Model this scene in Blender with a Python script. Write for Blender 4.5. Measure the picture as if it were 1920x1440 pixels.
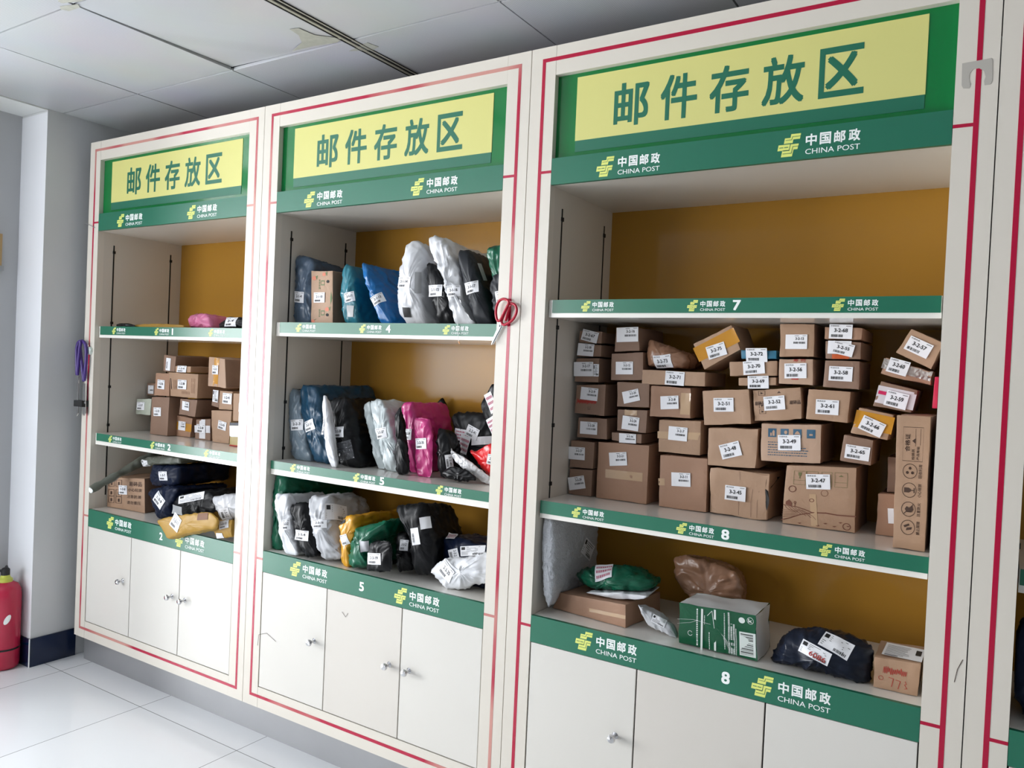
import bpy, bmesh, math, random
from mathutils import Vector, Matrix, Euler, noise
from mathutils.bvhtree import BVHTree
for o in list(bpy.data.objects): bpy.data.objects.remove(o, do_unlink=True)
SC = bpy.context.scene
COL = SC.collection
# ------------------------------------------------------------------ camera
CAM = Vector((3.6524, -2.0214, 1.4648)); FPX = 1467.99
cd = bpy.data.cameras.new('camera'); cam = bpy.data.objects.new('camera', cd); COL.objects.link(cam)
cam.location = CAM; cam.rotation_euler = Euler((math.radians(88.948196), math.radians(-2.560583), math.radians(32.355305)), 'XYZ')
cd.sensor_width = 36; cd.lens = FPX / 1920 * 36; cd.clip_start = .01
SC.camera = cam
RM = cam.rotation_euler.to_matrix()
# ------------------------------------------------------------------ world, light, exposure
wd = bpy.data.worlds.new('sky'); SC.world = wd; wd.use_nodes = True
wd.node_tree.nodes['Background'].inputs[0].default_value = (.80, .88, 1, 1)
wd.node_tree.nodes['Background'].inputs[1].default_value = .6
def area(name, loc, rot, sx, sy, watts, col=(1, 1, 1)):
    l = bpy.data.lights.new(name, 'AREA'); l.shape = 'RECTANGLE'; l.size = sx; l.size_y = sy; l.energy = watts; l.color = col
    o = bpy.data.objects.new(name, l); COL.objects.link(o); o.location = loc; o.rotation_euler = rot
    return o
HP = math.pi / 2
area('daylight_front_window', (-.85, -4.27, 1.75), (HP, 0, 0), 2.3, 1.25, 98, (.965, .98, 1))
area('fill_right_side', (5.15, -4.27, 1.75), (HP, 0, 0), 1.7, 1.25, 4, (.95, .98, 1))  # added lamp out of view, brightens the right-hand cabinets
area('daylight_entrance', (-3.42, -2.5, 1.15), (0, -HP, 0), 2.2, 2.8, 520, (.965, .98, 1))
SC.view_settings.view_transform = 'Standard'; SC.view_settings.look = 'None'; SC.view_settings.gamma = 1
SC.view_settings.use_curve_mapping = False; SC.view_settings.exposure = .02
SC.cycles.use_denoising = True
try: SC.cycles.denoiser = 'OPENIMAGEDENOISE'
except Exception: pass
SC.cycles.max_bounces = 10; SC.cycles.diffuse_bounces = 6; SC.cycles.caustics_reflective = False; SC.cycles.caustics_refractive = False

def ray(px, py): return RM @ Vector(((px - 960) / FPX, -(py - 720) / FPX, -1))
def at(px, py, y):
    d = ray(px, py); return CAM + d * ((y - CAM.y) / d.y)
def atx(px, py, x):
    d = ray(px, py); return CAM + d * ((x - CAM.x) / d.x)

# ------------------------------------------------------------------ materials
def lin(c): return tuple((v / 255 / 12.92 if v / 255 <= .04045 else ((v / 255 + .055) / 1.055) ** 2.4) for v in c)
MATS = {}

def mat(name, rgb, rough=.5, metal=0, spec=.5, noise_amt=0, nscale=8, bump=0, bscale=40, ridged=False, coat=0, detail=4, trans=0, fleck=None):
    if name in MATS: return MATS[name]
    m = bpy.data.materials.new(name); m.use_nodes = True; nt = m.node_tree; b = nt.nodes['Principled BSDF']
    c = lin(rgb)
    b.inputs['Base Color'].default_value = (*c, 1); b.inputs['Roughness'].default_value = rough; b.inputs['Metallic'].default_value = metal
    b.inputs['Specular IOR Level'].default_value = spec; b.inputs['Coat Weight'].default_value = coat; b.inputs['Coat Roughness'].default_value = .15
    if trans: b.inputs['Transmission Weight'].default_value = trans
    if noise_amt or bump:
        tc = nt.nodes.new('ShaderNodeTexCoord')
    if noise_amt:
        n = nt.nodes.new('ShaderNodeTexNoise'); n.inputs['Scale'].default_value = nscale; n.inputs['Detail'].default_value = detail
        nt.links.new(tc.outputs['Object'], n.inputs['Vector'])
        mx = nt.nodes.new('ShaderNodeMix'); mx.data_type = 'RGBA'
        mx.inputs[6].default_value = (*[v * (1 - noise_amt) for v in c], 1); mx.inputs[7].default_value = (*[min(1, v * (1 + noise_amt)) for v in c], 1)
        nt.links.new(n.outputs['Fac'], mx.inputs[0]); nt.links.new(mx.outputs[2], b.inputs['Base Color'])
    if bump:
        n2 = nt.nodes.new('ShaderNodeTexNoise'); n2.inputs['Scale'].default_value = bscale; n2.inputs['Detail'].default_value = 3
        n2.inputs['Distortion'].default_value = .6
        if ridged: n2.noise_type = 'RIDGED_MULTIFRACTAL'; n2.normalize = True
        nt.links.new(tc.outputs['Object'], n2.inputs['Vector'])
        bp = nt.nodes.new('ShaderNodeBump'); bp.inputs['Strength'].default_value = bump; bp.inputs['Distance'].default_value = .03 if ridged else .01
        nt.links.new(n2.outputs['Fac'], bp.inputs['Height']); nt.links.new(bp.outputs['Normal'], b.inputs['Normal'])
    MATS[name] = m; return m
CREAM = mat('cream_enamel', (214, 208, 197), .32, noise_amt=.03, nscale=3)
DOORB = mat('door_enamel_beige', (208, 203, 195), .25, noise_amt=.03, nscale=2.5); DOORM = mat('door_enamel', (213, 210, 203), .25, noise_amt=.03, nscale=2.5)
SHELF_LIT = mat('inner_enamel_lit', (232, 229, 222), .16, coat=.3); INNER = mat('inner_enamel', (207, 202, 192), .3)  # shelf copy lightened: light caught on the boards is in its colour
YELLOW = mat('ochre_panel', (170, 125, 50), .1, spec=.22, noise_amt=.04, nscale=2)
GREEN = mat('green_vinyl', (32, 106, 82), .3)
DKGREEN = mat('deep_green_panel', (0, 112, 52), .12)
SIGNY = mat('sign_yellow', (208, 205, 126), .5)
TEAL = mat('sign_green_ink', (26, 104, 80), .4)
LOGOY = mat('logo_yellow_green', (218, 226, 120), .45)
WHITE = mat('print_white', (240, 244, 242), .5)
BLACK = mat('black_ink', (22, 22, 24), .55)
DARK = mat('dark_slot', (10, 10, 10), .7)
PAPER = mat('sticker_paper', (235, 236, 240), .45)
STEEL = mat('brushed_steel', (160, 161, 163), .42, metal=.6, noise_amt=.12, nscale=4)
CHROME = mat('chrome', (210, 210, 212), .12, metal=1)
WALLM = mat('wall_plaster', (206, 208, 209), .8, noise_amt=.05, nscale=2.2)
PLASTER_LIT = mat('wall_plaster_lit', (224, 226, 230), .75, noise_amt=.05, nscale=3)  # for the column front: its brighter light is put into the colour
WALLD = mat('far_wall_paint', (128, 126, 124), .8); NAVYT = mat('navy_tile', (16, 32, 62), .12)
INKBR = mat('brown_ink', (66, 44, 32), .6)
INKRED = mat('red_ink', (170, 40, 32), .6)
TAPEC = mat('clear_tape', (190, 160, 128), .12, coat=.6)
TAPEY = mat('amber_tape', (196, 138, 40), .14, coat=.6)
TAPEW = mat('white_tape', (222, 222, 226), .3, bump=.25, bscale=60)
mat('grey_ink', (110, 110, 112)); RED = mat('red_plastic', (186, 16, 50), .3)
def cardboard(i, rgb): return mat('cardboard_%d' % i, rgb, .62, noise_amt=.09, nscale=14, bump=.12, bscale=55)
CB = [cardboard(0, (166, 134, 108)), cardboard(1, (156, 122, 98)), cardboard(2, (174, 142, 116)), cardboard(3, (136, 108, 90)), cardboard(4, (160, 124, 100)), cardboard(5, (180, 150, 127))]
def poly_mat(name, rgb, rough=.3, b=.9, sc=13): return mat(name, rgb, rough, spec=.22 if max(rgb) < 62 else .5, noise_amt=.08, nscale=9, bump=b, bscale=sc, ridged=True, detail=3)
BG = dict(slate=poly_mat('slate_bag', (74, 92, 112)), teal=poly_mat('teal_bag', (34, 112, 128)), blue=poly_mat('blue_bag', (8, 100, 164)), white=poly_mat('white_bag', (214, 216, 220)),
          black=poly_mat('black_bag', (14, 15, 18), .36, .55), grey=poly_mat('charcoal_bag', (38, 41, 46), .45, .6), green=poly_mat('green_bag', (8, 92, 66)), petrol=poly_mat('petrol_bag', (8, 58, 84)),
          silver=poly_mat('silver_bag', (184, 186, 190), .34), mist=poly_mat('pale_grey_bag', (186, 196, 198)), pink=poly_mat('magenta_bag', (180, 44, 114)), navy=poly_mat('navy_bag', (18, 28, 52), .36, .6),
          red=poly_mat('red_bag', (214, 28, 34)), rose=poly_mat('rose_bag', (216, 122, 162)), gold=poly_mat('ochre_mailer', (166, 128, 44), .5, .2, 10), olive=poly_mat('olive_grey_bag', (98, 102, 92), .35),
          brown=poly_mat('brown_wrap', (150, 112, 88), .25), bubble=mat('bubble_film', (196, 200, 206), .3, bump=.6, bscale=90), ltblue=poly_mat('blue_grey_bag', (110, 126, 138)), foil=poly_mat('foil_wrap', (206, 206, 208), .22, .6, 40))

def stripe_mat():
    m = bpy.data.materials.new('crimson_stripe'); m.use_nodes = True; nt = m.node_tree; b = nt.nodes['Principled BSDF']; b.inputs['Roughness'].default_value = .25
    tc = nt.nodes.new('ShaderNodeTexCoord'); n = nt.nodes.new('ShaderNodeTexNoise'); n.inputs['Scale'].default_value = 1.7; n.inputs['Detail'].default_value = 2
    nt.links.new(tc.outputs['Object'], n.inputs['Vector']); r = nt.nodes.new('ShaderNodeValToRGB'); nt.links.new(n.outputs['Fac'], r.inputs[0])
    r.color_ramp.elements[0].position = .44; r.color_ramp.elements[0].color = (*lin((196, 140, 130)), 1)
    r.color_ramp.elements[1].position = .52; r.color_ramp.elements[1].color = (*lin((172, 10, 56)), 1)
    nt.links.new(r.outputs[0], b.inputs['Base Color']); return m
STRIPE = stripe_mat()
STRIPE2 = mat('crimson_stripe_fresh', (172, 8, 54), .25)
def tile_floor():
    m = bpy.data.materials.new('white_floor_tile'); m.use_nodes = True; nt = m.node_tree; b = nt.nodes['Principled BSDF']
    tc = nt.nodes.new('ShaderNodeTexCoord'); mp = nt.nodes.new('ShaderNodeMapping'); mp.inputs['Location'].default_value = (-.07 + 6.1, .092 + 6.1, 0)
    br = nt.nodes.new('ShaderNodeTexBrick'); br.offset = 0; br.squash = 1
    br.inputs['Scale'].default_value = 1; br.inputs['Brick Width'].default_value = .61; br.inputs['Row Height'].default_value = .61; br.inputs['Mortar Size'].default_value = .0016; br.inputs['Mortar Smooth'].default_value = .1
    br.inputs['Color1'].default_value = (*lin((234, 236, 238)), 1); br.inputs['Color2'].default_value = (*lin((229, 232, 235)), 1); br.inputs['Mortar'].default_value = (*lin((120, 122, 124)), 1)
    nt.links.new(tc.outputs['Object'], mp.inputs[0]); nt.links.new(mp.outputs[0], br.inputs['Vector']); nt.links.new(br.outputs['Color'], b.inputs['Base Color'])
    b.inputs['Roughness'].default_value = .18
    return m
FLOORM = tile_floor()
def ceiling_mat():
    m = bpy.data.materials.new('ceiling_panel'); m.use_nodes = True; nt = m.node_tree; b = nt.nodes['Principled BSDF']; b.inputs['Roughness'].default_value = .42
    tc = nt.nodes.new('ShaderNodeTexCoord'); v = nt.nodes.new('ShaderNodeTexVoronoi'); v.inputs['Scale'].default_value = 160; v.inputs['Randomness'].default_value = 0
    nt.links.new(tc.outputs['Object'], v.inputs['Vector']); r = nt.nodes.new('ShaderNodeValToRGB'); nt.links.new(v.outputs['Distance'], r.inputs[0])
    r.color_ramp.elements[0].position = .16; r.color_ramp.elements[0].color = (*lin((140, 142, 146)), 1); r.color_ramp.elements[1].position = .24; r.color_ramp.elements[1].color = (*lin((190, 192, 196)), 1)
    n = nt.nodes.new('ShaderNodeTexNoise'); n.inputs['Scale'].default_value = 3; nt.links.new(tc.outputs['Object'], n.inputs['Vector'])
    mx = nt.nodes.new('ShaderNodeMix'); mx.data_type = 'RGBA'; mx.blend_type = 'MULTIPLY'; mx.inputs[0].default_value = .18; nt.links.new(r.outputs[0], mx.inputs[6]); nt.links.new(n.outputs['Color'], mx.inputs[7])
    nt.links.new(mx.outputs[2], b.inputs['Base Color']); return m
CEILM = ceiling_mat()

# ------------------------------------------------------------------ mesh helpers
class MB:
    def __init__(s): s.v = []; s.f = []; s.mi = []; s.ms = []
    def m(s, mt):
        if mt not in s.ms: s.ms.append(mt)
        return s.ms.index(mt)
    def poly(s, pts, mt):
        i = len(s.v); s.v += [tuple(p) for p in pts]; s.f.append(tuple(range(i, i + len(pts)))); s.mi.append(s.m(mt))
    def mesh(s, vs, fs, mt):
        i = len(s.v); s.v += [tuple(p) for p in vs]; k = s.m(mt)
        for f in fs: s.f.append(tuple(i + a for a in f)); s.mi.append(k)
    def box(s, x0, x1, y0, y1, z0, z1, mt):
        vs = [(x, y, z) for x in (x0, x1) for y in (y0, y1) for z in (z0, z1)]
        s.mesh(vs, [(0, 1, 3, 2), (4, 6, 7, 5), (0, 4, 5, 1), (2, 3, 7, 6), (0, 2, 6, 4), (1, 5, 7, 3)], mt)
    def tube(s, pts, r, mt, n=10, closed=False):
        pts = [Vector(p) for p in pts]; N = len(pts); rings = []; up = Vector((.13, .3, .9)).normalized()
        for i, p in enumerate(pts):
            a = pts[(i - 1) % N] if closed or i > 0 else p; b = pts[(i + 1) % N] if closed or i < N - 1 else p
            t = (b - a).normalized(); u = t.cross(up)
            if u.length < 1e-4: u = t.cross(Vector((1, 0, 0)))
            u.normalize(); w = t.cross(u); rr = r[i] if isinstance(r, (list, tuple)) else r
            rings.append([p + (u * math.cos(k * 2 * math.pi / n) + w * math.sin(k * 2 * math.pi / n)) * rr for k in range(n)])
        vs = [q for ring in rings for q in ring]; fs = []
        for i in range(N if closed else N - 1):
            j = (i + 1) % N
            for k in range(n): fs.append((i * n + k, i * n + (k + 1) % n, j * n + (k + 1) % n, j * n + k))
        if not closed: fs += [tuple(range(n))[::-1], tuple((N - 1) * n + k for k in range(n))]
        s.mesh(vs, fs, mt)
    def lathe(s, prof, mt, c=(0, 0, 0), axis='z', n=28):
        vs = []; fs = []
        for r, h in prof:
            for k in range(n):
                a = k * 2 * math.pi / n; p = (r * math.cos(a), r * math.sin(a), h) if axis == 'z' else (r * math.cos(a), h, r * math.sin(a))
                vs.append((p[0] + c[0], p[1] + c[1], p[2] + c[2]))
        for i in range(len(prof) - 1):
            for k in range(n): fs.append((i * n + k, i * n + (k + 1) % n, (i + 1) * n + (k + 1) % n, (i + 1) * n + k))
        s.mesh(vs, fs, mt)
    def build(s, name, parent=None, smooth=False, recalc=True, bev=0, local=False):
        me = bpy.data.meshes.new(name); me.from_pydata(s.v, [], s.f); 
        for mt in s.ms: me.materials.append(mt)
        me.polygons.foreach_set('material_index', s.mi)
        if recalc:
            bm = bmesh.new(); bm.from_mesh(me); bmesh.ops.recalc_face_normals(bm, faces=bm.faces); bm.to_mesh(me); bm.free()
        if smooth:
            me.polygons.foreach_set('use_smooth', [True] * len(me.polygons)); me.set_sharp_from_angle(angle=math.radians(38))
        me.update(); o = bpy.data.objects.new(name, me); COL.objects.link(o)
        if parent:
            o.parent = parent
            if not local: o.matrix_parent_inverse = Matrix.Translation(-parent.location)
        if bev:
            b = o.modifiers.new('b', 'BEVEL'); b.width = bev; b.segments = 2; b.limit_method = 'ANGLE'
        return o
def tag(o, label=None, cat=None, group=None, kind=None):
    if label: o['label'] = label
    if cat: o['category'] = cat
    if group: o['group'] = group
    if kind: o['kind'] = kind
    return o
def empty(name, loc=(0, 0, 0)):
    o = bpy.data.objects.new(name, None); COL.objects.link(o); o.empty_display_size = .05; o.location = loc; return o

TXT = {}
def text_geo(s, bold=.0):
    k = (s, bold)
    if k in TXT: return TXT[k]
    cu = bpy.data.curves.new('t', 'FONT'); cu.body = s; cu.size = 1; cu.offset = bold; cu.resolution_u = 3; cu.fill_mode = 'FRONT'
    ob = bpy.data.objects.new('t', cu); COL.objects.link(ob); bpy.context.view_layer.update()
    me = ob.evaluated_get(bpy.context.evaluated_depsgraph_get()).to_mesh()
    vs = [(v.co.x, v.co.y) for v in me.vertices]; fs = [tuple(p.vertices) for p in me.polygons]
    ob.to_mesh_clear(); bpy.data.objects.remove(ob); bpy.data.curves.remove(cu)
    if vs:
        x0 = min(v[0] for v in vs); x1 = max(v[0] for v in vs); y0 = min(v[1] for v in vs); y1 = max(v[1] for v in vs)
    else: x0 = x1 = y0 = y1 = 0
    TXT[k] = (vs, fs, (x0, x1, y0, y1)); return TXT[k]
def put_text(mb, s, x0, x1, y0, y1, mp, mt, bold=0, rot=0):
    """fit the text s into the rectangle x0..x1, y0..y1 of a surface whose mapping is mp(u, v)"""
    vs, fs, (a, b, c, d) = text_geo(s, 0)
    if not vs or b - a < 1e-6: return
    sx, sy = bold * .9, bold * .9
    for q, (dx, dy) in enumerate([(0, 0)] if not bold else [(-1, -1), (1, -1), (1, 1), (-1, 1)]):
        out = []
        for x, y in vs:
            u = (x + dx * sx - a + sx) / (b - a + 2 * sx); v = (y + dy * sy - c + sy) / (d - c + 2 * sy)
            if rot == 90: u, v = 1 - v, u
            if rot == -90: u, v = v, 1 - u
            out.append(mp(x0 + (x1 - x0) * u, y0 + (y1 - y0) * v, q * .00006))
        mb.mesh(out, fs, mt)
def rect(mb, x0, x1, y0, y1, mp, mt): mb.poly([mp(x0, y0), mp(x1, y0), mp(x1, y1), mp(x0, y1)], mt)
def pline(mb, pts, w, mp, mt):
    for (ax, ay), (bx, by) in zip(pts, pts[1:]):
        L = math.hypot(bx - ax, by - ay)
        if L < 1e-9: continue
        ux, uy = (bx - ax) / L, (by - ay) / L; h = w / 2
        mb.poly([mp(ax - ux * h - uy * h, ay - uy * h + ux * h), mp(bx + ux * h - uy * h, by + uy * h + ux * h), mp(bx + ux * h + uy * h, by + uy * h - ux * h), mp(ax - ux * h + uy * h, ay - uy * h - ux * h)], mt)

# postal emblem and lettering (millimetres at scale 1)
U_ = [(36, 25.6), (59.5, 25.6), (57.4, 12), (41.7, 12), (40, 2.8), (19, 2.8), (21, 16.6), (34.8, 16.6)]
L1 = [(6.2, .8), (34.5, .8), (31.7, -13.8), (3.9, -13.8)]
L2 = [(34.5, .4), (55.3, .4), (54.1, -6.4), (53.8, -7.2), (52.4, -13.2), (43.5, -13.2), (40, -30), (13.2, -30), (16.2, -13), (31.7, -13)]
LINES = [([(21.4, 2.6), (40.1, 2.6)], 1.1), ([(23.6, 11.3), (37.6, 11.3), (39.6, 18.8), (58.6, 18.8)], 1.2), ([(9.4, -6.4), (17.2, -6.4)], 1.9), ([(21.1, -6.4), (29, -6.4)], 1.9),
         ([(17.6, -14.6), (32.2, -14.6), (35.3, .6)], 1.5), ([(17.8, -22), (38.2, -22), (41.2, -6), (54.3, -6)], 1.4)]
def logo(mb, x, zc, sc, y, bg):
    k = sc / 1000
    mp = lambda a, b, e=0: (x + a * k, y - .0003 - e, zc + b * k); mp2 = lambda a, b, e=0: (x + a * k, y - .0005, zc + b * k)
    for P in (U_, L1, L2): mb.poly([mp(*p) for p in P], LOGOY)
    for P, w in LINES: pline(mb, P, w, mp2, bg)
    for i, ch in enumerate('中国邮政'):
        put_text(mb, ch, 71.5 + i * 33, 97.5 + i * 33, -8, 21, mp, WHITE, .028)
    put_text(mb, 'CHINA POST', 71.6, 197, -28.6, -15.6, mp, WHITE, .004)

# ------------------------------------------------------------------ cabinets
X0 = [0, 1.2, 2.3933, 3.6050]; WD = [1.2, 1.1933, 1.2117, 1.2]
S1 = [(1.541, 1.580), (1.565, 1.605), (1.639, 1.678), (1.60, 1.64)]
S2 = [(1.051, 1.085), (1.046, 1.077), (1.038, 1.076), (1.045, 1.08)]
NUM1 = ['1', '4', '7', '']; NUM2 = ['2', '5', '8', '']; NUM3 = ['2', '5', '8', '']
NX3 = [.633, .584, .666, .65]
BAND_T, BAND_B, LT, LB, DB, TOP, GT, BASE = 2.096, 2.018, .732, .653, .212, 2.43, 2.343, .13
DEP = .432
CABL = ['cream metal parcel cabinet at the left end beside the grey column', 'cream metal parcel cabinet with colourful bags, second from the left wall', 'cream metal parcel cabinet full of stacked brown cardboard boxes', 'cream metal parcel cabinet cut off by the right edge, mostly out of view']
def cabinet(u):
    x, w = X0[u], WD[u]; t = empty('parcel_cabinet'); tag(t, CABL[u], 'cabinet', 'parcel cabinets in a row'); t.location = (X0[u] + WD[u] / 2, .2, BASE)
    e = .0012; st = .085
    f = MB()   # frame: stiles, top and bottom rail, with the painted stripe
    f.box(x + e, x + st, 0, .03, BASE, TOP, CREAM); f.box(x + w - st, x + w - e, 0, .03, BASE, TOP, CREAM)
    f.box(x + st + .0008, x + w - st - .0008, .0004, .03, GT, TOP, CREAM); f.box(x + st + .0008, x + w - st - .0008, .0004, .03, BASE, DB - .003, CREAM)
    f.box(x + e, x + w - e, .03, DEP + .012, TOP - .015, TOP - .001, CREAM)
    f.box(x + st + .001, x + w - st - .001, .006, .03, .2, LB, DARK)
    sm = STRIPE if u < 2 else STRIPE2; sw = .0055; xl, xr = x + .045, x + w - .04; zt, zb = 2.396, .168
    def bar(x0, x1, z0, z1, mt=sm): f.box(x0, x1, -.0005, .001, z0, z1, mt)
    bar(xl - sw, xl + sw, zb, zt); bar(xr - sw, xr + sw, zb, zt); bar(xl + sw, xr - sw, zt - 2 * sw, zt); bar(xl + sw, xr - sw, zb, zb + 2 * sw)
    for zz in (2.057, .70):
        bar(xl + sw, x + st, zz - .004, zz + .004); bar(x + w - st, xr - sw, zz - .004, zz + .004)
    f.build('frame', t, bev=0)
    s = MB(); s.box(x + st - .004, x + st, .03, DEP, BASE, TOP - .02, INNER); s.build('side_panel', t)
    s = MB(); s.box(x + w - st, x + w - st + .004, .03, DEP, BASE, TOP - .02, INNER); s.build('side_panel', t)
    for sx, d in ((x + st, 1), (x + w - st, -1)):
        for yy in (.078, .372):
            s = MB(); s.box(min(sx, sx + d * .0015), max(sx, sx + d * .0015), yy - .003, yy + .003, .79, 1.962, DARK)
            for zz in (1.93, 1.60, 1.30, 1.12): s.lathe([(.0001, .0), (.0045, 0), (.0045, .004), (.0001, .004)], DARK, (0, 0, 0), n=8) if False else s.box(min(sx, sx + d * .004), max(sx, sx + d * .004), yy - .005, yy + .007, zz - .006, zz + .006, DARK)
            s.build('slotted_track', t)
    s = MB(); s.box(x + st, x + w - st, DEP, DEP + .004, LT - .01, BAND_B + .01, YELLOW); s.build('back_panel', t)
    s = MB(); s.box(x + st, x + w - st, .012, DEP, BAND_B, BAND_B + .004, INNER); s.build('canopy_board', t)
    # recessed header panel with the yellow sign
    hp = MB(); hp.box(x + st, x + w - st, .02, .026, BAND_T - .01, GT, DKGREEN); h = hp.build('header_panel', t)
    sg = MB(); sx0, sx1 = x + .150, x + w - .146
    sg.box(sx0, sx1, .0185, .02, 2.149 - .004, 2.331, SIGNY); sg.box(sx0 + .001, sx1 - .001, .0187, .02, 2.112, 2.145, TEAL)
    mp = lambda a, b, e=0: (a, .0182 - e, b)
    for i, ch in enumerate('邮件存放区'):
        put_text(sg, ch, x + .274 + i * .1385 - (.002 if i == 0 else 0), x + .378 + i * .1385, 2.168, 2.291, mp, TEAL, .022)
    sg.build('sign_sticker', h)
    hb = MB(); hb.box(x + st + .001, x + w - st - .001, 0, .012, BAND_B, BAND_T, GREEN)
    logo(hb, x + .230, 2.056, 1, 0, GREEN); logo(hb, x + .737, 2.058, 1, 0, GREEN); hb.build('header_band', t)
    # shelves with printed edge strips
    for k, ((zb_, zt_), num, lo, hi) in enumerate((((S1[u]), NUM1[u], .100 if u != 1 else .110, .090), (S2[u], NUM2[u], .100 if u == 0 else .090, .086))):
        b = MB(); b.box(x + st + .003, x + w - st - .003, .02, DEP - .001, zt_ - .052, zt_, SHELF_LIT); sh = b.build('shelf', t)
        g = MB(); g.box(x + lo, x + w - hi, .017, .02, zb_, zt_, GREEN); zc = (zb_ + zt_) / 2
        for lx in (.195, .516, .884): logo(g, x + lx, zc + .001, .54, .017, GREEN)
        if num: put_text(g, num, x + .642, x + .642 + (.021 if num != '1' else .009), zc - .013, zc + .014, lambda a, c, e=0: (a, .0166 - e, c), WHITE, .03)
        g.build('edge_strip', sh)
    b = MB(); b.box(x + st + .001, x + w - st - .001, .013, DEP - .001, LT - .02, LT, SHELF_LIT); sh = b.build('shelf', t)
    g = MB(); g.box(x + st + .001, x + w - st - .001, 0, .0125, LB, LT, GREEN); logo(g, x + .233, .6965, .99, 0, GREEN); logo(g, x + .739, .6945, .99, 0, GREEN)
    if NUM3[u]: put_text(g, NUM3[u], x + NX3[u], x + NX3[u] + .022, .674, .706, lambda a, c, e=0: (a, -.0004 - e, c), WHITE, .03)
    g.build('edge_strip', sh)
    # three cupboard doors with knobs
    xs = (x + st + .004, x + .430, x + .780, x + w - st - .003); kn = (.374, .732, .818)
    for k in range(3):
        d = MB(); d.box(xs[k] + (.002 if k else 0), xs[k + 1] - (.002 if k < 2 else 0), .001, .018, DB, LB - .002, DOORB if (u, k) in ((1, 1), (2, 1)) else DOORM); dd = d.build('door', t, bev=.0012)
        q = MB(); q.lathe([(.0001, .001), (.010, .001), (.0045, -.004), (.0045, -.014), (.010, -.018), (.0125, -.023), (.010, -.029), (.0001, -.031)], CHROME, (x + kn[k], 0, .45), 'y', 20)
        q.build('knob', dd, smooth=True)
    return t
CABS = [cabinet(u) for u in range(4)]
# faded glue mark on the cabinet post
g = MB(); TM = mat('tape_residue', (176, 172, 164), .35)
pts = [at(a, b, -.0008) for a, b in ((1804, 119), (1858, 109), (1861, 112), (1861, 150), (1857, 158), (1846, 160), (1845, 152), (1848, 144), (1845, 133), (1836, 128), (1824, 130), (1818, 138), (1817, 150), (1820, 158), (1817, 166), (1806, 166), (1803, 160))]
g.poly(pts, TM); g.build('glue_mark', CABS[2])
# scribbles and hair marks on the doors
for u, P in ((1, [(483, 1210), (485, 1190), (500, 1187), (517, 1203)]), (1, [(641, 1147), (648, 1157), (652, 1150)]), (2, [(1805, 1237), (1795, 1255), (1789, 1279)])):
    g = MB(); g.tube([at(a, b, -.0006) for a, b in P], .0006, INKBR, 5); g.build('scuff', CABS[u])
# steel plinth
g = MB(); g.box(-.0, 4.86, .05, .40, 0, BASE - .001, STEEL); tag(g.build('trim_1', None), None, None, None, 'structure')

# ------------------------------------------------------------------ room
def struct(name, mb, **k):
    o = mb.build(name, None, **k); o['kind'] = 'structure'; return o
g = MB(); g.box(-3.6, 7, -4.4, .75, -.1, 0, FLOORM); struct('floor', g)
CZ = 2.55
g = MB(); xs = [.508 + .607 * k for k in range(-7, 12)]; ys = [-.09 - .597 * k for k in range(-2, 8)]
random.seed(3)
for i in range(len(xs) - 1):
    for j in range(len(ys) - 1):
        xa, xb, ya, yb = xs[i], xs[i + 1], ys[j + 1], ys[j]
        if xb < -.1 and yb > -.75: continue
        xa = max(xa, -.078) if yb > -.75 else xa
        if yb > .75: continue
        G = .0034; z = [CZ + random.uniform(0, .0022) for _ in range(4)]
        if abs(xa - 1.115) < .02 and abs(yb + .09) < .02: z[3] = CZ + .012
        c = [(xa + G, ya + G), (xb - G, ya + G), (xb - G, yb - G), (xa + G, yb - G)]
        vs = [(p[0], p[1], z[q]) for q, p in enumerate(c)] + [(p[0], p[1], z[q] + .012) for q, p in enumerate(c)]
        g.mesh(vs, [(0, 1, 2, 3), (4, 7, 6, 5), (0, 4, 5, 1), (1, 5, 6, 2), (2, 6, 7, 3), (3, 7, 4, 0)], CEILM)
g.box(-3.6, 7, -4.4, .75, CZ + .04, CZ + .06, DARK)
struct('ceiling', g)
# stained joint cover and glue patches on the ceiling
STN = mat('stain_beige', (150, 146, 132), .7, noise_amt=.35, nscale=30)
def ceil_patch(P, mt, name='trim_2', z=CZ - .0008):
    g = MB(); vs = []
    for a, b in P:
        d = ray(a, b); p = CAM + d * ((z - CAM.z) / d.z); vs.append((p.x, p.y, z))
    n = len(vs); g.mesh(vs + [(a, b, z + .0007) for a, b, c in vs], [tuple(range(n)), tuple(range(2 * n - 1, n - 1, -1))] + [(i, (i + 1) % n, n + (i + 1) % n, n + i) for i in range(n)], mt)
    return struct(name, g)
g = MB(); 
for dx, w_, mt in ((-.021, .004, DARK), (-.012, .012, STN), (.004, .003, DARK), (.014, .008, STN), (.021, .002, DARK)): g.box(1.718 + dx, 1.718 + dx + w_, -1.9, .3, CZ - .0016, CZ + .002, mt)
struct('trim_2', g)
PT = mat('glue_patch', (168, 168, 158), .5, noise_amt=.3, nscale=40)
ceil_patch([(543, 55), (560, 53), (590, 66), (640, 72), (632, 80), (590, 86), (548, 96), (566, 80), (560, 66)], PT, 'trim_3')
ceil_patch([(116, 6), (150, 3), (158, 0), (148, -6), (118, -4), (108, 2)], PT, 'trim_3'); ceil_patch([(112, 12), (146, 8), (150, 14), (130, 21), (114, 18)], PT, 'trim_3')
ceil_patch([(655, 96), (688, 80), (710, 88), (700, 94)], PT, 'trim_3')
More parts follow.
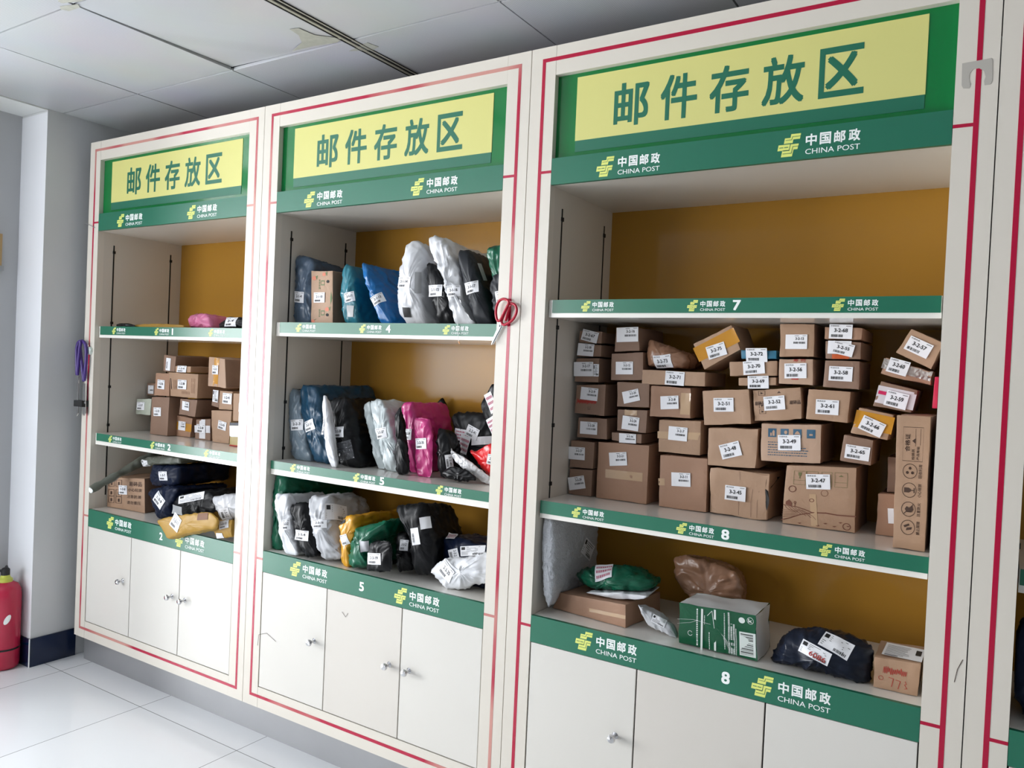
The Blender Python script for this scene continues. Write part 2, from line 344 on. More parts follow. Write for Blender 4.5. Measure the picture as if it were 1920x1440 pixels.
# walls: left recessed wall, column, back wall, right wall, window wall
g = MB(); g.box(-.40, -.305, -.7, -.156, 0, CZ + .04, mat('grey_wall_paint', (176, 177, 178), .8)); struct('wall_left', g)
g = MB(); g.box(-.40, -.08, -.156, .55, 0, CZ + .04, WALLM)
g.box(-.305, -.0803, -.1568, -.156, .0, CZ - .012, PLASTER_LIT); struct('column', g)
g = MB(); g.box(-.305, -.08, -.7, -.158, CZ - .004, CZ + .01, mat('pale_soffit', (216, 218, 216), .6)); struct('trim_4', g)
BB = MB(); BB.box(-.3, -.074, -.162, -.157, 0, .131, NAVYT); BB.box(-.079, -.073, -.162, .049, 0, .131, NAVYT)
BB.box(-.0755, -.0715, -.1645, -.1605, 0, .132, WHITE); struct('baseboard_left', BB)
g = MB(); g.box(-.40, 7, .55, .65, 0, CZ + .04, WALLM); struct('wall_back', g)
g = MB(); g.box(6.3, 6.4, -4.4, .65, 0, CZ + .04, WALLD); struct('wall_right', g)
g = MB(); g.box(-3.6, -.305, -.8, -.7, 0, CZ + .04, WALLM); struct('wall_side', g)
g = MB(); y0, y1 = -4.3, -4.2
g.box(-3.6, 6.4, y0, y1, 0, 1.12, WALLD); g.box(-3.6, 6.4, y0, y1, 2.38, CZ + .04, WALLD); g.box(-3.6, -2.0, y0, y1, 1.12, 2.38, WALLD); g.box(.3, 4.3, y0, y1, 1.12, 2.38, WALLD); g.box(6.0, 6.4, y0, y1, 1.12, 2.38, WALLD)
struct('wall_front', g)
FRW = mat('window_frame_white', (225, 226, 228), .4)
for n, (xa, xb) in enumerate(((-2.0, .3), (4.3, 6.0))):  # second window is made up, it goes with the added right-side lamp
    g = MB()
    for a, b in ((xa, xa + .04), (xb - .04, xb), ((xa + xb) / 2 - .02, (xa + xb) / 2 + .02)): g.box(a, b, -4.25, -4.2, 1.12, 2.38, FRW)
    g.box(xa, xb, -4.25, -4.2, 1.12, 1.16, FRW); g.box(xa, xb, -4.25, -4.2, 2.34, 2.38, FRW); struct('window_%d' % (n + 1), g)
g = MB(); g.box(-3.5, -3.4, -4.3, -3.95, 0, CZ + .04, WALLM); g.box(-3.5, -3.4, -1.05, -.7, 0, CZ + .04, WALLM); g.box(-3.5, -3.4, -3.95, -1.05, 2.3, CZ + .04, WALLM); struct('wall_entrance', g)
g = MB()
for a, b in ((-3.95, -3.9), (-2.52, -2.47), (-1.1, -1.05)): g.box(-3.46, -3.41, a, b, 0, 2.3, FRW)
g.box(-3.46, -3.41, -3.95, -1.05, 2.25, 2.3, FRW); struct('door_1', g)

# ------------------------------------------------------------------ stickers
SEED = [100]
def frame_on(bvh, corners, yf, maxw=None):
    """a flat patch lying on the surface: origin, u, v, n, w, h"""
    cx = sum(c[0] for c in corners) / 4; cy = sum(c[1] for c in corners) / 4
    hits = []; TL, TR, BR, BL = corners
    for i in range(5):
        for j in range(5):
            a, b = .08 + .84 * i / 4, .08 + .84 * j / 4
            px = (TL[0] * (1 - a) + TR[0] * a) * (1 - b) + (BL[0] * (1 - a) + BR[0] * a) * b; py = (TL[1] * (1 - a) + TR[1] * a) * (1 - b) + (BL[1] * (1 - a) + BR[1] * a) * b
            d = ray(px, py).normalized(); h = bvh.ray_cast(CAM, d)
            if h[0] is not None: hits.append((h[0], h[1]))
    if len(hits) < 5: c = at(cx, cy, yf); n = Vector((0, -1, 0))
    else:
        pts = [h[0] for h in hits]; pts.sort(key=lambda p: (p - CAM).length); pts2 = pts[:max(5, int(len(pts) * .85))]
        c = sum(pts2, Vector()) / len(pts2); ns = Vector()
        for h in hits: ns += h[1] if h[1].dot(ray(cx, cy)) < 0 else -h[1]
        n = ns.normalized(); vd = -ray(cx, cy).normalized()
        if n.dot(vd) < .55: n = (n + vd * (.9 - max(0, n.dot(vd)))).normalized()
    P = []
    for a, b in corners:
        d = ray(a, b); P.append(CAM + d * ((c - CAM).dot(n) / d.dot(n)))
    u = ((P[1] - P[0]) + (P[2] - P[3])); u.normalize(); v = n.cross(u); 
    if v.dot((P[0] - P[3])) < 0: v = -v
    w = ((P[1] - P[0]).length + (P[2] - P[3]).length) / 2; h = ((P[0] - P[3]).length + (P[1] - P[2]).length) / 2
    o = sum(P, Vector()) / 4 - u * w / 2 - v * h / 2
    return o, u, v, n, w, h
def surf(bvh, fr, owner=None, flat=False, N=10, M=8):
    """stick a sheet on a surface: crop it to the surface, smooth its relief, press the soft film below it flat"""
    o, u, v, n, w, h = fr; H = []
    for j in range(M + 1):
        row = []
        for i in range(N + 1):
            p = o + u * (w * i / N) + v * (h * j / M); q = bvh.ray_cast(p + n * .04, -n, .075); row.append(.04 - q[3] if q[0] is not None else None)
        H.append(row)
    if owner is None:      # stiff face: the sheet lies flat and may stand over an edge
        top = sorted(x for r in H for x in r if x is not None); top = top[-1] if top else 0
        if not flat: return (lambda a, c, e=0: o + u * a + v * c + n * (top + .0016 + e)), w, h
        def near(a, c, e=0):
            p = o + u * a + v * c; q = bvh.ray_cast(p + n * .04, -n, .075)
            return p + n * ((.04 - q[3] if q[0] is not None else top) + .0010 + e)
        return near, w, h
    cols = [i for i in range(N + 1) if sum(r[i] is not None for r in H) > M * .5] or [0, N]; rows = [j for j in range(M + 1) if sum(x is not None for x in H[j]) > N * .4] or [0, M]
    i0, i1, j0, j1 = cols[0], cols[-1], rows[0], rows[-1]
    if i1 - i0 < 3: i0, i1 = 0, N
    if j1 - j0 < 3: j0, j1 = 0, M
    ok = [x for r in H for x in r if x is not None]; med = sorted(ok)[len(ok) // 2] if ok else 0
    G = [[(H[j][i] if H[j][i] is not None else med) for i in range(i0, i1 + 1)] for j in range(j0, j1 + 1)]
    G = [[max(med - .012, min(med + .012, x)) for x in r] for r in G]
    o = o + u * (w * i0 / N) + v * (h * j0 / M); w *= (i1 - i0) / N; h *= (j1 - j0) / M; A, B_ = len(G), len(G[0])
    for _ in range(6): G = [[(G[j][i] * 2 + G[max(0, j - 1)][i] + G[min(A - 1, j + 1)][i] + G[j][max(0, i - 1)] + G[j][min(B_ - 1, i + 1)]) / 6 for i in range(B_)] for j in range(A)]
    def ht(a, c):
        x = max(0, min(.9999, a / w)) * (B_ - 1); y = max(0, min(.9999, c / h)) * (A - 1); i, j = int(x), int(y); x -= i; y -= j
        return (G[j][i] * (1 - x) + G[j][i + 1] * x) * (1 - y) + (G[j + 1][i] * (1 - x) + G[j + 1][i + 1] * x) * y
    if owner is not None:
        for t in owner.data.vertices:
            r = t.co - o; a, c, k = r.dot(u), r.dot(v), r.dot(n)
            if -.003 < a < w + .003 and -.003 < c < h + .003:
                g = ht(a, c)
                if g - .0012 < k < g + .02: t.co = t.co - n * (k - g + .0012)
    return (lambda a, c, e=0: o + u * a + v * c + n * (ht(a, c) + .0010 + e)), w, h
HEAD = ['中通快递', '圆通速递', '中国邮政', '申通快递', '韵达快递']
def sticker(parent, bvh, corners, txt='', style='B', yf=.19, name='shipping_label', flat=False):
    soft = parent.get('soft'); mp, w, h = surf(bvh, frame_on(bvh, corners, yf), parent if soft else None)
    SEED[0] += 1; rnd = random.Random(SEED[0]); mb = MB(); lay = .0007 * len(parent.children); mp0 = mp; mp = lambda a, c, e=0: mp0(a, c, e + lay)
    N, M = 12, 9; vs = [mp(w * i / N, h * j / M) for j in range(M + 1) for i in range(N + 1)]
    fs = [(j * (N + 1) + i, j * (N + 1) + i + 1, (j + 1) * (N + 1) + i + 1, (j + 1) * (N + 1) + i) for j in range(M) for i in range(N)]
    mb.mesh(vs, fs, PAPER)
    q = lambda a, b, e=0: mp(a * w, b * h, .0005 + e)
    def code(x0, x1, y0, y1):
        x = x0
        while x < x1 - .01:
            b = rnd.choice((.012, .02, .03)); rect(mb, x, min(x + b, x1), y0, y1, q, BLACK); x += b + rnd.choice((.012, .018, .026))
    if style == 'B':
        if txt: put_text(mb, txt, .22, .80, .46, .72, q, BLACK, .02)
        code(.10, .62, .11, .30); put_text(mb, HEAD[rnd.randrange(5)], .06, .42, .84, .94, q, BLACK, 0); rect(mb, .72, .94, .87, .91, q, mat('grey_ink', (110, 110, 112)))
    elif style == 'A':
        put_text(mb, txt, .46, .84, .62, .81, q, BLACK, .018); code(.38, .92, .36, .50); rect(mb, .42, .62, .89, .92, q, BLACK); rect(mb, .78, .95, .90, .93, q, MATS.get('grey_ink', BLACK))
    elif style == 'R':    # turned a quarter
        put_text(mb, txt, .52, .80, .2, .85, q, BLACK, .01, rot=-90)
        y = .15
        while y < .7:
            b = rnd.choice((.02, .03, .045)); rect(mb, .12, .36, y, y + b, q, BLACK); y += b + .02
    elif style == 'W':    # waybill: many small lines
        if txt: put_text(mb, txt, .35, .9, .12, .48, lambda a, b, e=0: q(a, b, e + .0004), INKRED, .01)
        rect(mb, .05, .2, .62, .9, q, BLACK)
        for i in range(7): rect(mb, .26 if i < 4 else .05, rnd.uniform(.6, .95), .86 - i * .12, .90 - i * .12, q, MATS.get('grey_ink', BLACK))
        code(.5, .92, .08, .24)
    elif style == 'T':    # tape with red lettering
        for i in range(3):
            x = .08
            while x < .9:
                b = rnd.uniform(.04, .1); rect(mb, x, x + b, .15 + .27 * i, .15 + .27 * i + .14, q, mat('tape_red_ink', (190, 110, 130))); x += b + .03
    return mb.build(name, parent, recalc=False)
def patch(parent, bvh, corners, mt, yf, name, eps=.0006, lim=.006):
    mp, w, h = surf(bvh, frame_on(bvh, corners, yf), parent if parent.get('soft') else None, not parent.get('soft')); mb = MB(); N, M = 14, 10
    vs = [mp(w * i / N, h * j / M, eps - .001) for j in range(M + 1) for i in range(N + 1)]
    mb.mesh(vs, [(j * (N + 1) + i, j * (N + 1) + i + 1, (j + 1) * (N + 1) + i + 1, (j + 1) * (N + 1) + i) for j in range(M) for i in range(N)], mt)
    return mb.build(name, parent, recalc=False, smooth=True)

# zoom frames used when measuring: origin and scale
REG = dict(A1=(1030, 590, 6), A2=(1290, 590, 6), A3=(1510, 590, 6), A4=(1030, 780, 6), A5=(1290, 780, 6), A6=(1510, 780, 4.8), B1=(1660, 760, 4.966), K=(240, 640, 6.858), E=(160, 560, 6),
           L=(160, 780, 5.143), C=(500, 380, 4), D=(500, 660, 4), H=(480, 860, 4), M=(980, 930, 4.8), N=(1380, 1030, 4.8), G=(1230, 1080, 7.68), V=(720, 420, 7.2), F=(0, 0, 1))
def cv(r, P):
    ox, oy, k = REG[r]; return [((ox + a / k), (oy + b / k) if b != 'g' else 'g') for a, b in P]
def bvh_of(o): return BVHTree.FromPolygons([v.co[:] for v in o.data.vertices], [tuple(p.vertices) for p in o.data.polygons])

def inside(co, mx=.0075, g=None):
    u = max(0, min(3, sum(1 for k in (1, 2, 3) if co.x > X0[k])))
    if co.y > (-.012 if g is not None else .004): co.x = max(X0[u] + .085 + mx, min(X0[u] + WD[u] - .085 - mx, co.x))
    if co.y > DEP - .003: co.y = DEP - .003
    if g is not None:
        tops = sorted(z for z in (S2[u][1] - .054, S1[u][1] - .054, BAND_B - .002) if z > g + .02)
        co.z = max(g + .0006, co.z)
        if g < LT - .01 and co.y > -.004:
            if co.z < LT - .012: co.y = -.004
            else: co.z = max(co.z, LT + .001)
        if co.y > -.004 and tops: co.z = min(tops[0], co.z)
def carton(name, label, cat, r, quad, yf, D, mt, g=None, seed=0, amp=.0016, top_mt=None, side_mt=None, group=None, sh=.0013):
    """cardboard box: front face from its four corners at depth yf (one value or left,right), D deep"""
    q = cv(r, quad); yl, yr = yf if isinstance(yf, tuple) else (yf, yf)
    P = [at(*q[0], yl), at(*q[1], yr), at(*q[2], yr), at(*q[3], yl)]
    c = sum(P, Vector()) / 4; P = [p + (c - p).normalized() * sh for p in P]
    if g is not None: P[2].z = g + .0008; P[3].z = g + .0008
    d = Vector((yl - yr, D, 0)) if yl != yr else Vector((0, D, 0))
    bm = bmesh.new(); F = [bm.verts.new(p) for p in P]; B = [bm.verts.new(p + d) for p in P]
    for f in ((0, 1, 2, 3), (7, 6, 5, 4), (4, 5, 1, 0), (1, 5, 6, 2), (2, 6, 7, 3), (3, 7, 4, 0)):
        fc = bm.faces.new([(F + B)[k] for k in f]); fc.material_index = {(4, 5, 1, 0): 1, (1, 5, 6, 2): 2}.get(f, 0)
    bmesh.ops.recalc_face_normals(bm, faces=bm.faces)
    bmesh.ops.bevel(bm, geom=bm.edges[:], offset=.0028, segments=2, affect='EDGES', profile=.6)
    bmesh.ops.subdivide_edges(bm, edges=[e for e in bm.edges if e.calc_length() > .02], cuts=7, use_grid_fill=True)
    bm.normal_update()
    for v in bm.verts:
        k = noise.noise(v.co * 14 + Vector((seed * 7.3, 0, 0))) * amp * 1.3 + noise.noise(v.co * 45 + Vector((seed, 3, 0))) * amp * .7
        v.co += v.normal * (k - amp * .5)
        if g is not None and v.co.z < g + .0004: v.co.z = g + .0004
        inside(v.co)
    me = bpy.data.meshes.new(name); bm.to_mesh(me); bm.free(); me.materials.append(mt); me.materials.append(top_mt or mt); me.materials.append(side_mt or mt)
    me.polygons.foreach_set('use_smooth', [True] * len(me.polygons)); me.set_sharp_from_angle(angle=math.radians(50))
    o = bpy.data.objects.new(name, me); COL.objects.link(o); tag(o, label, cat, group)
    return o, bvh_of(o)
def quad_map(P, y):
    """bilinear map of a front face given by px corners"""
    W = [at(*p, y) for p in P]
    def mp(a, b, e=0): return (W[0] * (1 - a) + W[1] * a) * b + (W[3] * (1 - a) + W[2] * a) * (1 - b) + Vector((0, -.0012 - e, 0))
    return mp

def bag(name, label, cat, r, poly, yf, D, mt, g, seed=0, amp=.004, rf=.02, back=(.85, .92, 0), group=None, lift=None, freq=17, n=96):
    """soft bag: outline of its near end at depth yf, swept back D with rounded ends and creases"""
    q = cv(r, poly); P = []; yr = yf + rf * .4
    for a, b in q:
        if b == 'g': d = ray(a, 900); p = at(a, 900, yr); P.append((p.x, g))   # stands on the shelf
        else: p = at(a, b, yr); P.append((p.x, max(p.z, g)))
    if sum(1 for p in q if p[1] == 'g'):       # verticals lean in the picture: find x at the right height
        for i, (a, b) in enumerate(q):
            if b == 'g':
                lo, hi = 0, 2000
                for _ in range(30):
                    mid = (lo + hi) / 2
                    if at(a, mid, yr).z > g: lo = mid
                    else: hi = mid
                P[i] = (at(a, lo, yr).x, g)
    # round the outline a little and resample
    Q = []
    for i in range(len(P)):
        a, b = Vector(P[i]), Vector(P[(i + 1) % len(P)]); Q += [a * .85 + b * .15, a * .15 + b * .85]
    P = Q; L = [0]
    for i in range(len(P)): L.append(L[-1] + (P[(i + 1) % len(P)] - P[i]).length)
    ring = []; k = 0
    for i in range(n):
        t = L[-1] * i / n
        while L[k + 1] < t: k += 1
        s = (t - L[k]) / max(1e-9, L[k + 1] - L[k]); ring.append(P[k].lerp(P[(k + 1) % len(P)], s))
    c = sum(ring, Vector((0, 0))) / n; zmin = min(p.y for p in ring)
    bx, bz, dx = back; rings = []
    for s in (.1, .25, .4, .55, .68, .79, .88, .95): rings.append((s, yf + rf * (1 - math.sqrt(1 - s * s)), 0))
    M = 24
    for j in range(M + 1): rings.append((1, yf + rf + (D - 2 * rf) * j / M, j / M))
    for s in (.95, .85, .7, .5, .3, .1): rings.append((s, yf + D - rf * (1 - math.sqrt(1 - s * s)), 1))
    vs = []
    for s, y, t in rings:
        kx = 1 + (bx - 1) * t; kz = 1 + (bz - 1) * t
        for p in ring: vs.append(Vector((c.x + (p.x - c.x) * s * kx + dx * t, y, zmin + (c.y - zmin) * kz + (p.y - c.y) * s * kz)))
    R = len(rings); fs = [(i * n + k, i * n + (k + 1) % n, (i + 1) * n + (k + 1) % n, (i + 1) * n + k) for i in range(R - 1) for k in range(n)]
    fs += [tuple(range(n))[::-1], tuple((R - 1) * n + k for k in range(n))]
    me = bpy.data.meshes.new(name); me.from_pydata(vs, [], fs); bm = bmesh.new(); bm.from_mesh(me); bmesh.ops.recalc_face_normals(bm, faces=bm.faces); bm.normal_update()
    off = Vector((seed * 3.17, seed * 1.3, seed * .7)); new = []
    for v in bm.verts:
        p = v.co * freq + off; w = Vector((noise.noise(p * .7), noise.noise(p * .7 + Vector((9, 0, 0))), noise.noise(p * .7 + Vector((0, 9, 0)))))
        r1 = max(0, 1 - abs(noise.noise(p + w * 1.5)) * 2.6); r2 = max(0, 1 - abs(noise.noise(p * 2.2 + w * 1.5)) * 2.6)
        k = r1 ** 2 * 1.3 + r2 ** 2 * .8 + noise.noise(p * .45) * 1.2
        new.append(v.co + v.normal * (k - .7) * amp * .95)
    for v, co in zip(bm.verts, new): v.co = co; v.co.z = max(v.co.z, g + .0006)
    for v in bm.verts: inside(v.co, g=g)
    bm.to_mesh(me); bm.free(); me.materials.append(mt); me.polygons.foreach_set('use_smooth', [True] * len(me.polygons))
    o = bpy.data.objects.new(name, me); COL.objects.link(o); tag(o, label, cat, group); o['soft'] = 1; o['ground'] = g
    return o, bvh_of(o)
# ------------------------------------------------------------------ cardboard boxes on the middle shelf of the third cabinet
Z3 = S2[2][1]
def C3(nm, desc, quad, r, mt, stk=None, txt=None, style='B', yf=.19, D=.2, g=None, extra=None, name='cardboard_box', cat='cardboard box', **k):
    o, bv = carton(name, desc, cat, r, quad, yf, D, mt, g, seed=SEED[0] % 97, group='parcels on the middle shelf of the third cabinet', **k)
    if stk: sticker(o, bv, cv(r, stk), txt or '', style, yf if not isinstance(yf, tuple) else yf[0])
    return o, bv
B = {}
B[21] = C3('', 'large square cardboard box with sticker 3-2-21 standing on the middle shelf', [(545, 285), (1130, 325), (1095, 1000), (520, 915)], 'A4', CB[4], [(670, 412), (868, 405), (880, 555), (685, 562)], '3-2-21', 'A', g=Z3)
patch(*B[21], cv('A4', [(640, 590), (1050, 650), (1045, 730), (620, 700)]), TAPEC, .19, 'packing_tape')
B[29] = C3('', 'small dark cardboard box with sticker 3-2-29 in the bottom left corner of the stack', [(145, 580), (490, 605), (475, 915), (135, 870)], 'A4', CB[3], [(210, 690), (392, 670), (410, 810), (228, 838)], '3-2-29', 'A', g=Z3)
B[27] = C3('', 'small cardboard box with sticker 3-2-27 on top of the one marked 3-2-29', [(172, 260), (515, 292), (492, 600), (162, 573)], 'A4', CB[3], [(225, 342), (405, 355), (400, 498), (217, 482)], '3-2-27', 'A')
B[11] = C3('', 'tall plain cardboard box with sticker 3-2-11 on the shelf right of box 3-2-21', [(1240, 430), (1785, 475), (1770, 1080), (1225, 1005)], 'A4', CB[4], [(1377, 632), (1592, 642), (1588, 798), (1375, 785)], '3-2-11', 'A', g=Z3)
patch(*B[11], cv('A4', [(1228, 700), (1300, 702), (1296, 780), (1228, 778)]), TAPEC, .19, 'packing_tape')
B[45] = C3('', 'crumpled cardboard box with torn right edge and sticker 3-2-45', [(245, 575), (935, 640), (905, 1195), (225, 1105)], 'A5', CB[2], [(422, 773), (655, 800), (647, 967), (415, 935)], '3-2-45', g=Z3, amp=.005)
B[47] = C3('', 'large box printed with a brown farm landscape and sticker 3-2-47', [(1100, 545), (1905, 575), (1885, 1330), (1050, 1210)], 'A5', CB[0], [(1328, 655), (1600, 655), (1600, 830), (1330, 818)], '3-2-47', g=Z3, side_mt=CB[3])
B[7] = C3('', 'cardboard box with sticker 3-2-7 resting on box 3-2-11', [(1230, 35), (1710, 55), (1700, 450), (1215, 410)], 'A4', CB[0], [(1350, 115), (1560, 130), (1547, 290), (1335, 262)], '3-2-7', 'A')
patch(*B[7], cv('A4', [(1220, 170), (1700, 190), (1700, 270), (1220, 250)]), TAPEC, .19, 'packing_tape')
B[48] = C3('', 'cardboard box with tilted sticker 3-2-48 on top of the crumpled box', [(225, 130), (800, 135), (765, 605), (210, 560)], 'A5', CB[2], [(345, 330), (570, 278), (612, 438), (395, 490)], '3-2-48', amp=.003)
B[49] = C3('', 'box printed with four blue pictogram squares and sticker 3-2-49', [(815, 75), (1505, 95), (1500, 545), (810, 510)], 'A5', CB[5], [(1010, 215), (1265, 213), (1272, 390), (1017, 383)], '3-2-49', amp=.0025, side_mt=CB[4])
B[28] = C3('', 'cardboard box with sticker 3-2-28 above box 3-2-27', [(320, 1150), (655, 1165), (650, 1408), (300, 1385)], 'A1', CB[3], [(355, 1198), (547, 1212), (537, 1352), (343, 1337)], '3-2-28', 'A')
B[36] = C3('', 'flat cardboard box with sticker 3-2-36 lying on the large box 3-2-21', [(690, 175), (1045, 202), (1040, 318), (690, 278)], 'A4', CB[3], [(788, 190), (980, 205), (978, 308), (790, 298)], '3-2-36', 'A')
B[24] = C3('', 'cardboard box with taped top and sticker 3-2-24', [(765, 1060), (1110, 1070), (1090, 1340), (750, 1312)], 'A1', CB[3], [(832, 1135), (1020, 1160), (998, 1315), (812, 1280)], '3-2-24', 'A')
patch(*B[24], cv('A1', [(850, 1068), (990, 1072), (985, 1135), (845, 1130)]), TAPEC, .19, 'packing_tape')
B[9] = C3('', 'cardboard box with red scribble below sticker 3-2-9', [(300, 785), (640, 780), (620, 1145), (272, 1110)], 'A1', CB[3], [(365, 812), (557, 832), (540, 975), (348, 948)], '3-2-9', 'A')
B[20] = C3('', 'cardboard box with tilted sticker 3-2-20', [(755, 750), (1130, 765), (1125, 1050), (750, 1040)], 'A1', CB[3], [(815, 875), (997, 830), (1027, 965), (847, 1000)], '3-2-20', 'A')
B[8] = C3('', 'cardboard box wrapped in clear tape with sticker 3-2-8', [(1145, 797), (1600, 812), (1590, 1172), (1118, 1150)], 'A1', CB[4], [(1252, 918), (1452, 912), (1462, 1058), (1257, 1068)], '3-2-8', 'A', amp=.003)
patch(*B[8], cv('A1', [(1480, 880), (1590, 885), (1585, 1130), (1475, 1120)]), TAPEC, .19, 'packing_tape')
B[17] = C3('', 'cardboard box with white band and sticker 3-2-17', [(300, 490), (565, 485), (555, 768), (275, 758)], 'A1', CB[3], [(290, 535), (500, 530), (497, 695), (272, 690)], '3-2-17', 'A')
sticker(*B[17], cv('A1', [(500, 555), (562, 558), (558, 695), (497, 695)]), '', 'W', name='waybill')
B[12] = C3('', 'cardboard box with sticker 3-2-12 in the second column of the stack', [(690, 430), (1060, 418), (1060, 742), (680, 745)], 'A1', CB[3], [(750, 530), (945, 528), (942, 672), (750, 672)], '3-2-12', 'A')
B[30] = C3('', 'flat dark cardboard box with sticker 3-2-30', [(320, 332), (590, 338), (585, 478), (305, 473)], 'A1', CB[3], [(335, 322), (518, 335), (492, 472), (312, 455)], '3-2-30', 'A')
B[67] = C3('', 'small dark parcel with curled sticker 3-2-67 at the top left of the stack', [(330, 172), (600, 185), (590, 328), (322, 320)], 'A1', CB[3], [(395, 162), (568, 208), (530, 325), (350, 278)], '3-2-67', amp=.003)
B[16] = C3('', 'box almost covered by a large white sticker 3-2-16', [(745, 140), (1012, 140), (1018, 408), (728, 420)], 'A1', CB[3], [(758, 145), (1004, 140), (1002, 300), (762, 312)], '3-2-16', 'A')
B[71] = C3('', 'long flat cardboard box with sticker 3-2-71', [(1040, 617), (1760, 647), (1755, 810), (1030, 783)], 'A1', CB[2], [(1313, 630), (1530, 647), (1510, 802), (1297, 785)], '3-2-71', amp=.0008)
B[51] = C3('', 'wide plain cardboard box with sticker 3-2-51', [(150, 850), (692, 832), (715, 1235), (170, 1248)], 'A2', CB[2], [(290, 937), (515, 935), (515, 1090), (290, 1092)], '3-2-51')
B[52] = C3('', 'printed cardboard box with handling icons and sticker 3-2-52', [(712, 840), (1270, 808), (1288, 1185), (735, 1208)], 'A2', CB[0], [(850, 925), (1085, 907), (1098, 1065), (862, 1082)], '3-2-52', amp=.003)
B[61] = C3('', 'plain cardboard box with sticker 3-2-61', [(1345, 828), (1840, 862), (1800, 1225), (1318, 1178)], 'A2', CB[0], [(1443, 950), (1700, 965), (1692, 1133), (1433, 1115)], '3-2-61')
B[69] = C3('', 'thin flat box with sticker 3-2-69 just above box 3-2-52', [(560, 707), (1000, 698), (1000, 800), (560, 802)], 'A2', CB[0], [(672, 690), (908, 688), (910, 830), (675, 832)], '3-2-69')
B[70] = C3('', 'flat box with tilted sticker 3-2-70', [(458, 527), (1008, 517), (1005, 688), (462, 696)], 'A2', CB[0], [(612, 530), (855, 510), (877, 660), (637, 680)], '3-2-70')
TB = mat('blue_board', (44, 110, 138), .45)
B[72] = C3('', 'thin blue box with sticker 3-2-72', [(588, 396), (1002, 399), (1000, 500), (590, 502)], 'A2', TB, [(663, 370), (900, 365), (900, 525), (662, 522)], '3-2-72', yf=.186, name='blue_box', cat='box')
B[75] = C3('', 'tilted cardboard box with amber tape and sticker 3-2-75', [(48, 328), (490, 108), (600, 395), (180, 628)], 'A2', CB[2], None, D=.17)
patch(*B[75], cv('A2', [(62, 372), (520, 145), (578, 300), (125, 540)]), TAPEY, .19, 'packing_tape', .0005)
sticker(*B[75], cv('A2', [(195, 370), (405, 302), (445, 445), (245, 508)]), '3-2-75')
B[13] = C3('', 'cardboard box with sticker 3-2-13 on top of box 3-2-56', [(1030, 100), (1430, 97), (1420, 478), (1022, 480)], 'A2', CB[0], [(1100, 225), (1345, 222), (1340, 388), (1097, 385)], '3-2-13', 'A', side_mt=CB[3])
B[56] = C3('', 'pinkish cardboard box with a red print above sticker 3-2-56', [(1020, 492), (1415, 492), (1410, 800), (1010, 782)], 'A2', CB[5], [(1085, 550), (1330, 545), (1340, 715), (1088, 718)], '3-2-56')
B[58] = C3('', 'dark cardboard box with sticker 3-2-58 on top of box 3-2-61', [(215, 507), (620, 517), (610, 850), (190, 817)], 'A3', CB[3], [(270, 577), (538, 590), (525, 755), (262, 740)], '3-2-58')
B[55] = C3('', 'dark cardboard box with crooked sticker 3-2-55', [(218, 290), (640, 303), (630, 508), (215, 500)], 'A3', CB[3], None, amp=.002)
sticker(*B[55], cv('A3', [(255, 292), (520, 300), (515, 445), (253, 440)]), '', 'P', name='waybill')
patch(*B[55], cv('A3', [(300, 448), (470, 452), (520, 495), (300, 490)]), mat('orange_print', (190, 84, 34), .5), .19, 'orange_seal')
sticker(*B[55], cv('A3', [(322, 290), (567, 348), (520, 480), (290, 425)]), '3-2-55')
B[68] = C3('', 'flat reddish cardboard box with sticker 3-2-68 topmost of its column', [(208, 130), (650, 150), (640, 288), (206, 278)], 'A3', CB[4], [(275, 107), (537, 114), (525, 275), (265, 268)], '3-2-68')
B[65] = C3('', 'small dark cardboard box with sticker 3-2-65 resting on the landscape box', [(345, 165), (620, 213), (595, 455), (305, 405)], 'A6', CB[3], [(362, 250), (582, 285), (575, 410), (355, 375)], '3-2-65', D=.16)
B[66] = C3('', 'tilted cardboard box with amber tape and sticker 3-2-66', [(600, 1038), (1003, 1122), (930, 1425), (505, 1330)], 'A3', CB[0], None, D=.17)
patch(*B[66], cv('A3', [(590, 1070), (1000, 1160), (975, 1350), (525, 1255)]), TAPEY, .19, 'packing_tape', .0005)
sticker(*B[66], cv('A3', [(660, 1130), (917, 1235), (835, 1390), (595, 1270)]), '3-2-66')
B[59] = C3('', 'white and pink printed box with sticker 3-2-59', [(845, 735), (1275, 850), (1195, 1112), (750, 1030)], 'A3', CB[3], None, D=.17)
patch(*B[59], cv('A3', [(842, 800), (1262, 880), (1205, 1080), (762, 975)]), mat('pale_print', (214, 208, 212), .35), .19, 'printed_face', .0004)
patch(*B[59], cv('A3', [(825, 850), (915, 868), (905, 908), (820, 888)]), mat('pink_print', (206, 40, 92), .4), .19, 'pink_tab', .001)
sticker(*B[59], cv('A3', [(928, 845), (1180, 905), (1120, 1075), (880, 1012)]), '3-2-59')
B[60] = C3('', 'flat box wrapped in clear plastic with sticker 3-2-60', [(895, 468), (1440, 640), (1420, 805), (820, 672)], 'A3', CB[4], None, D=.17, amp=.004)
patch(*B[60], cv('A3', [(895, 480), (1430, 650), (1410, 740), (850, 610)]), mat('clear_wrap', (170, 164, 158), .1, bump=.5, bscale=70, ridged=True), .19, 'clear_wrap', .0006)
sticker(*B[60], cv('A3', [(950, 480), (1182, 542), (1135, 705), (918, 640)]), '3-2-60')
B[57] = C3('', 'tilted cardboard box with sticker 3-2-57 at the top right of the stack', [(1190, 150), (1570, 310), (1420, 632), (998, 428)], 'A3', CB[2], [(1195, 235), (1447, 350), (1360, 500), (1102, 380)], '3-2-57', D=.15, amp=.003)
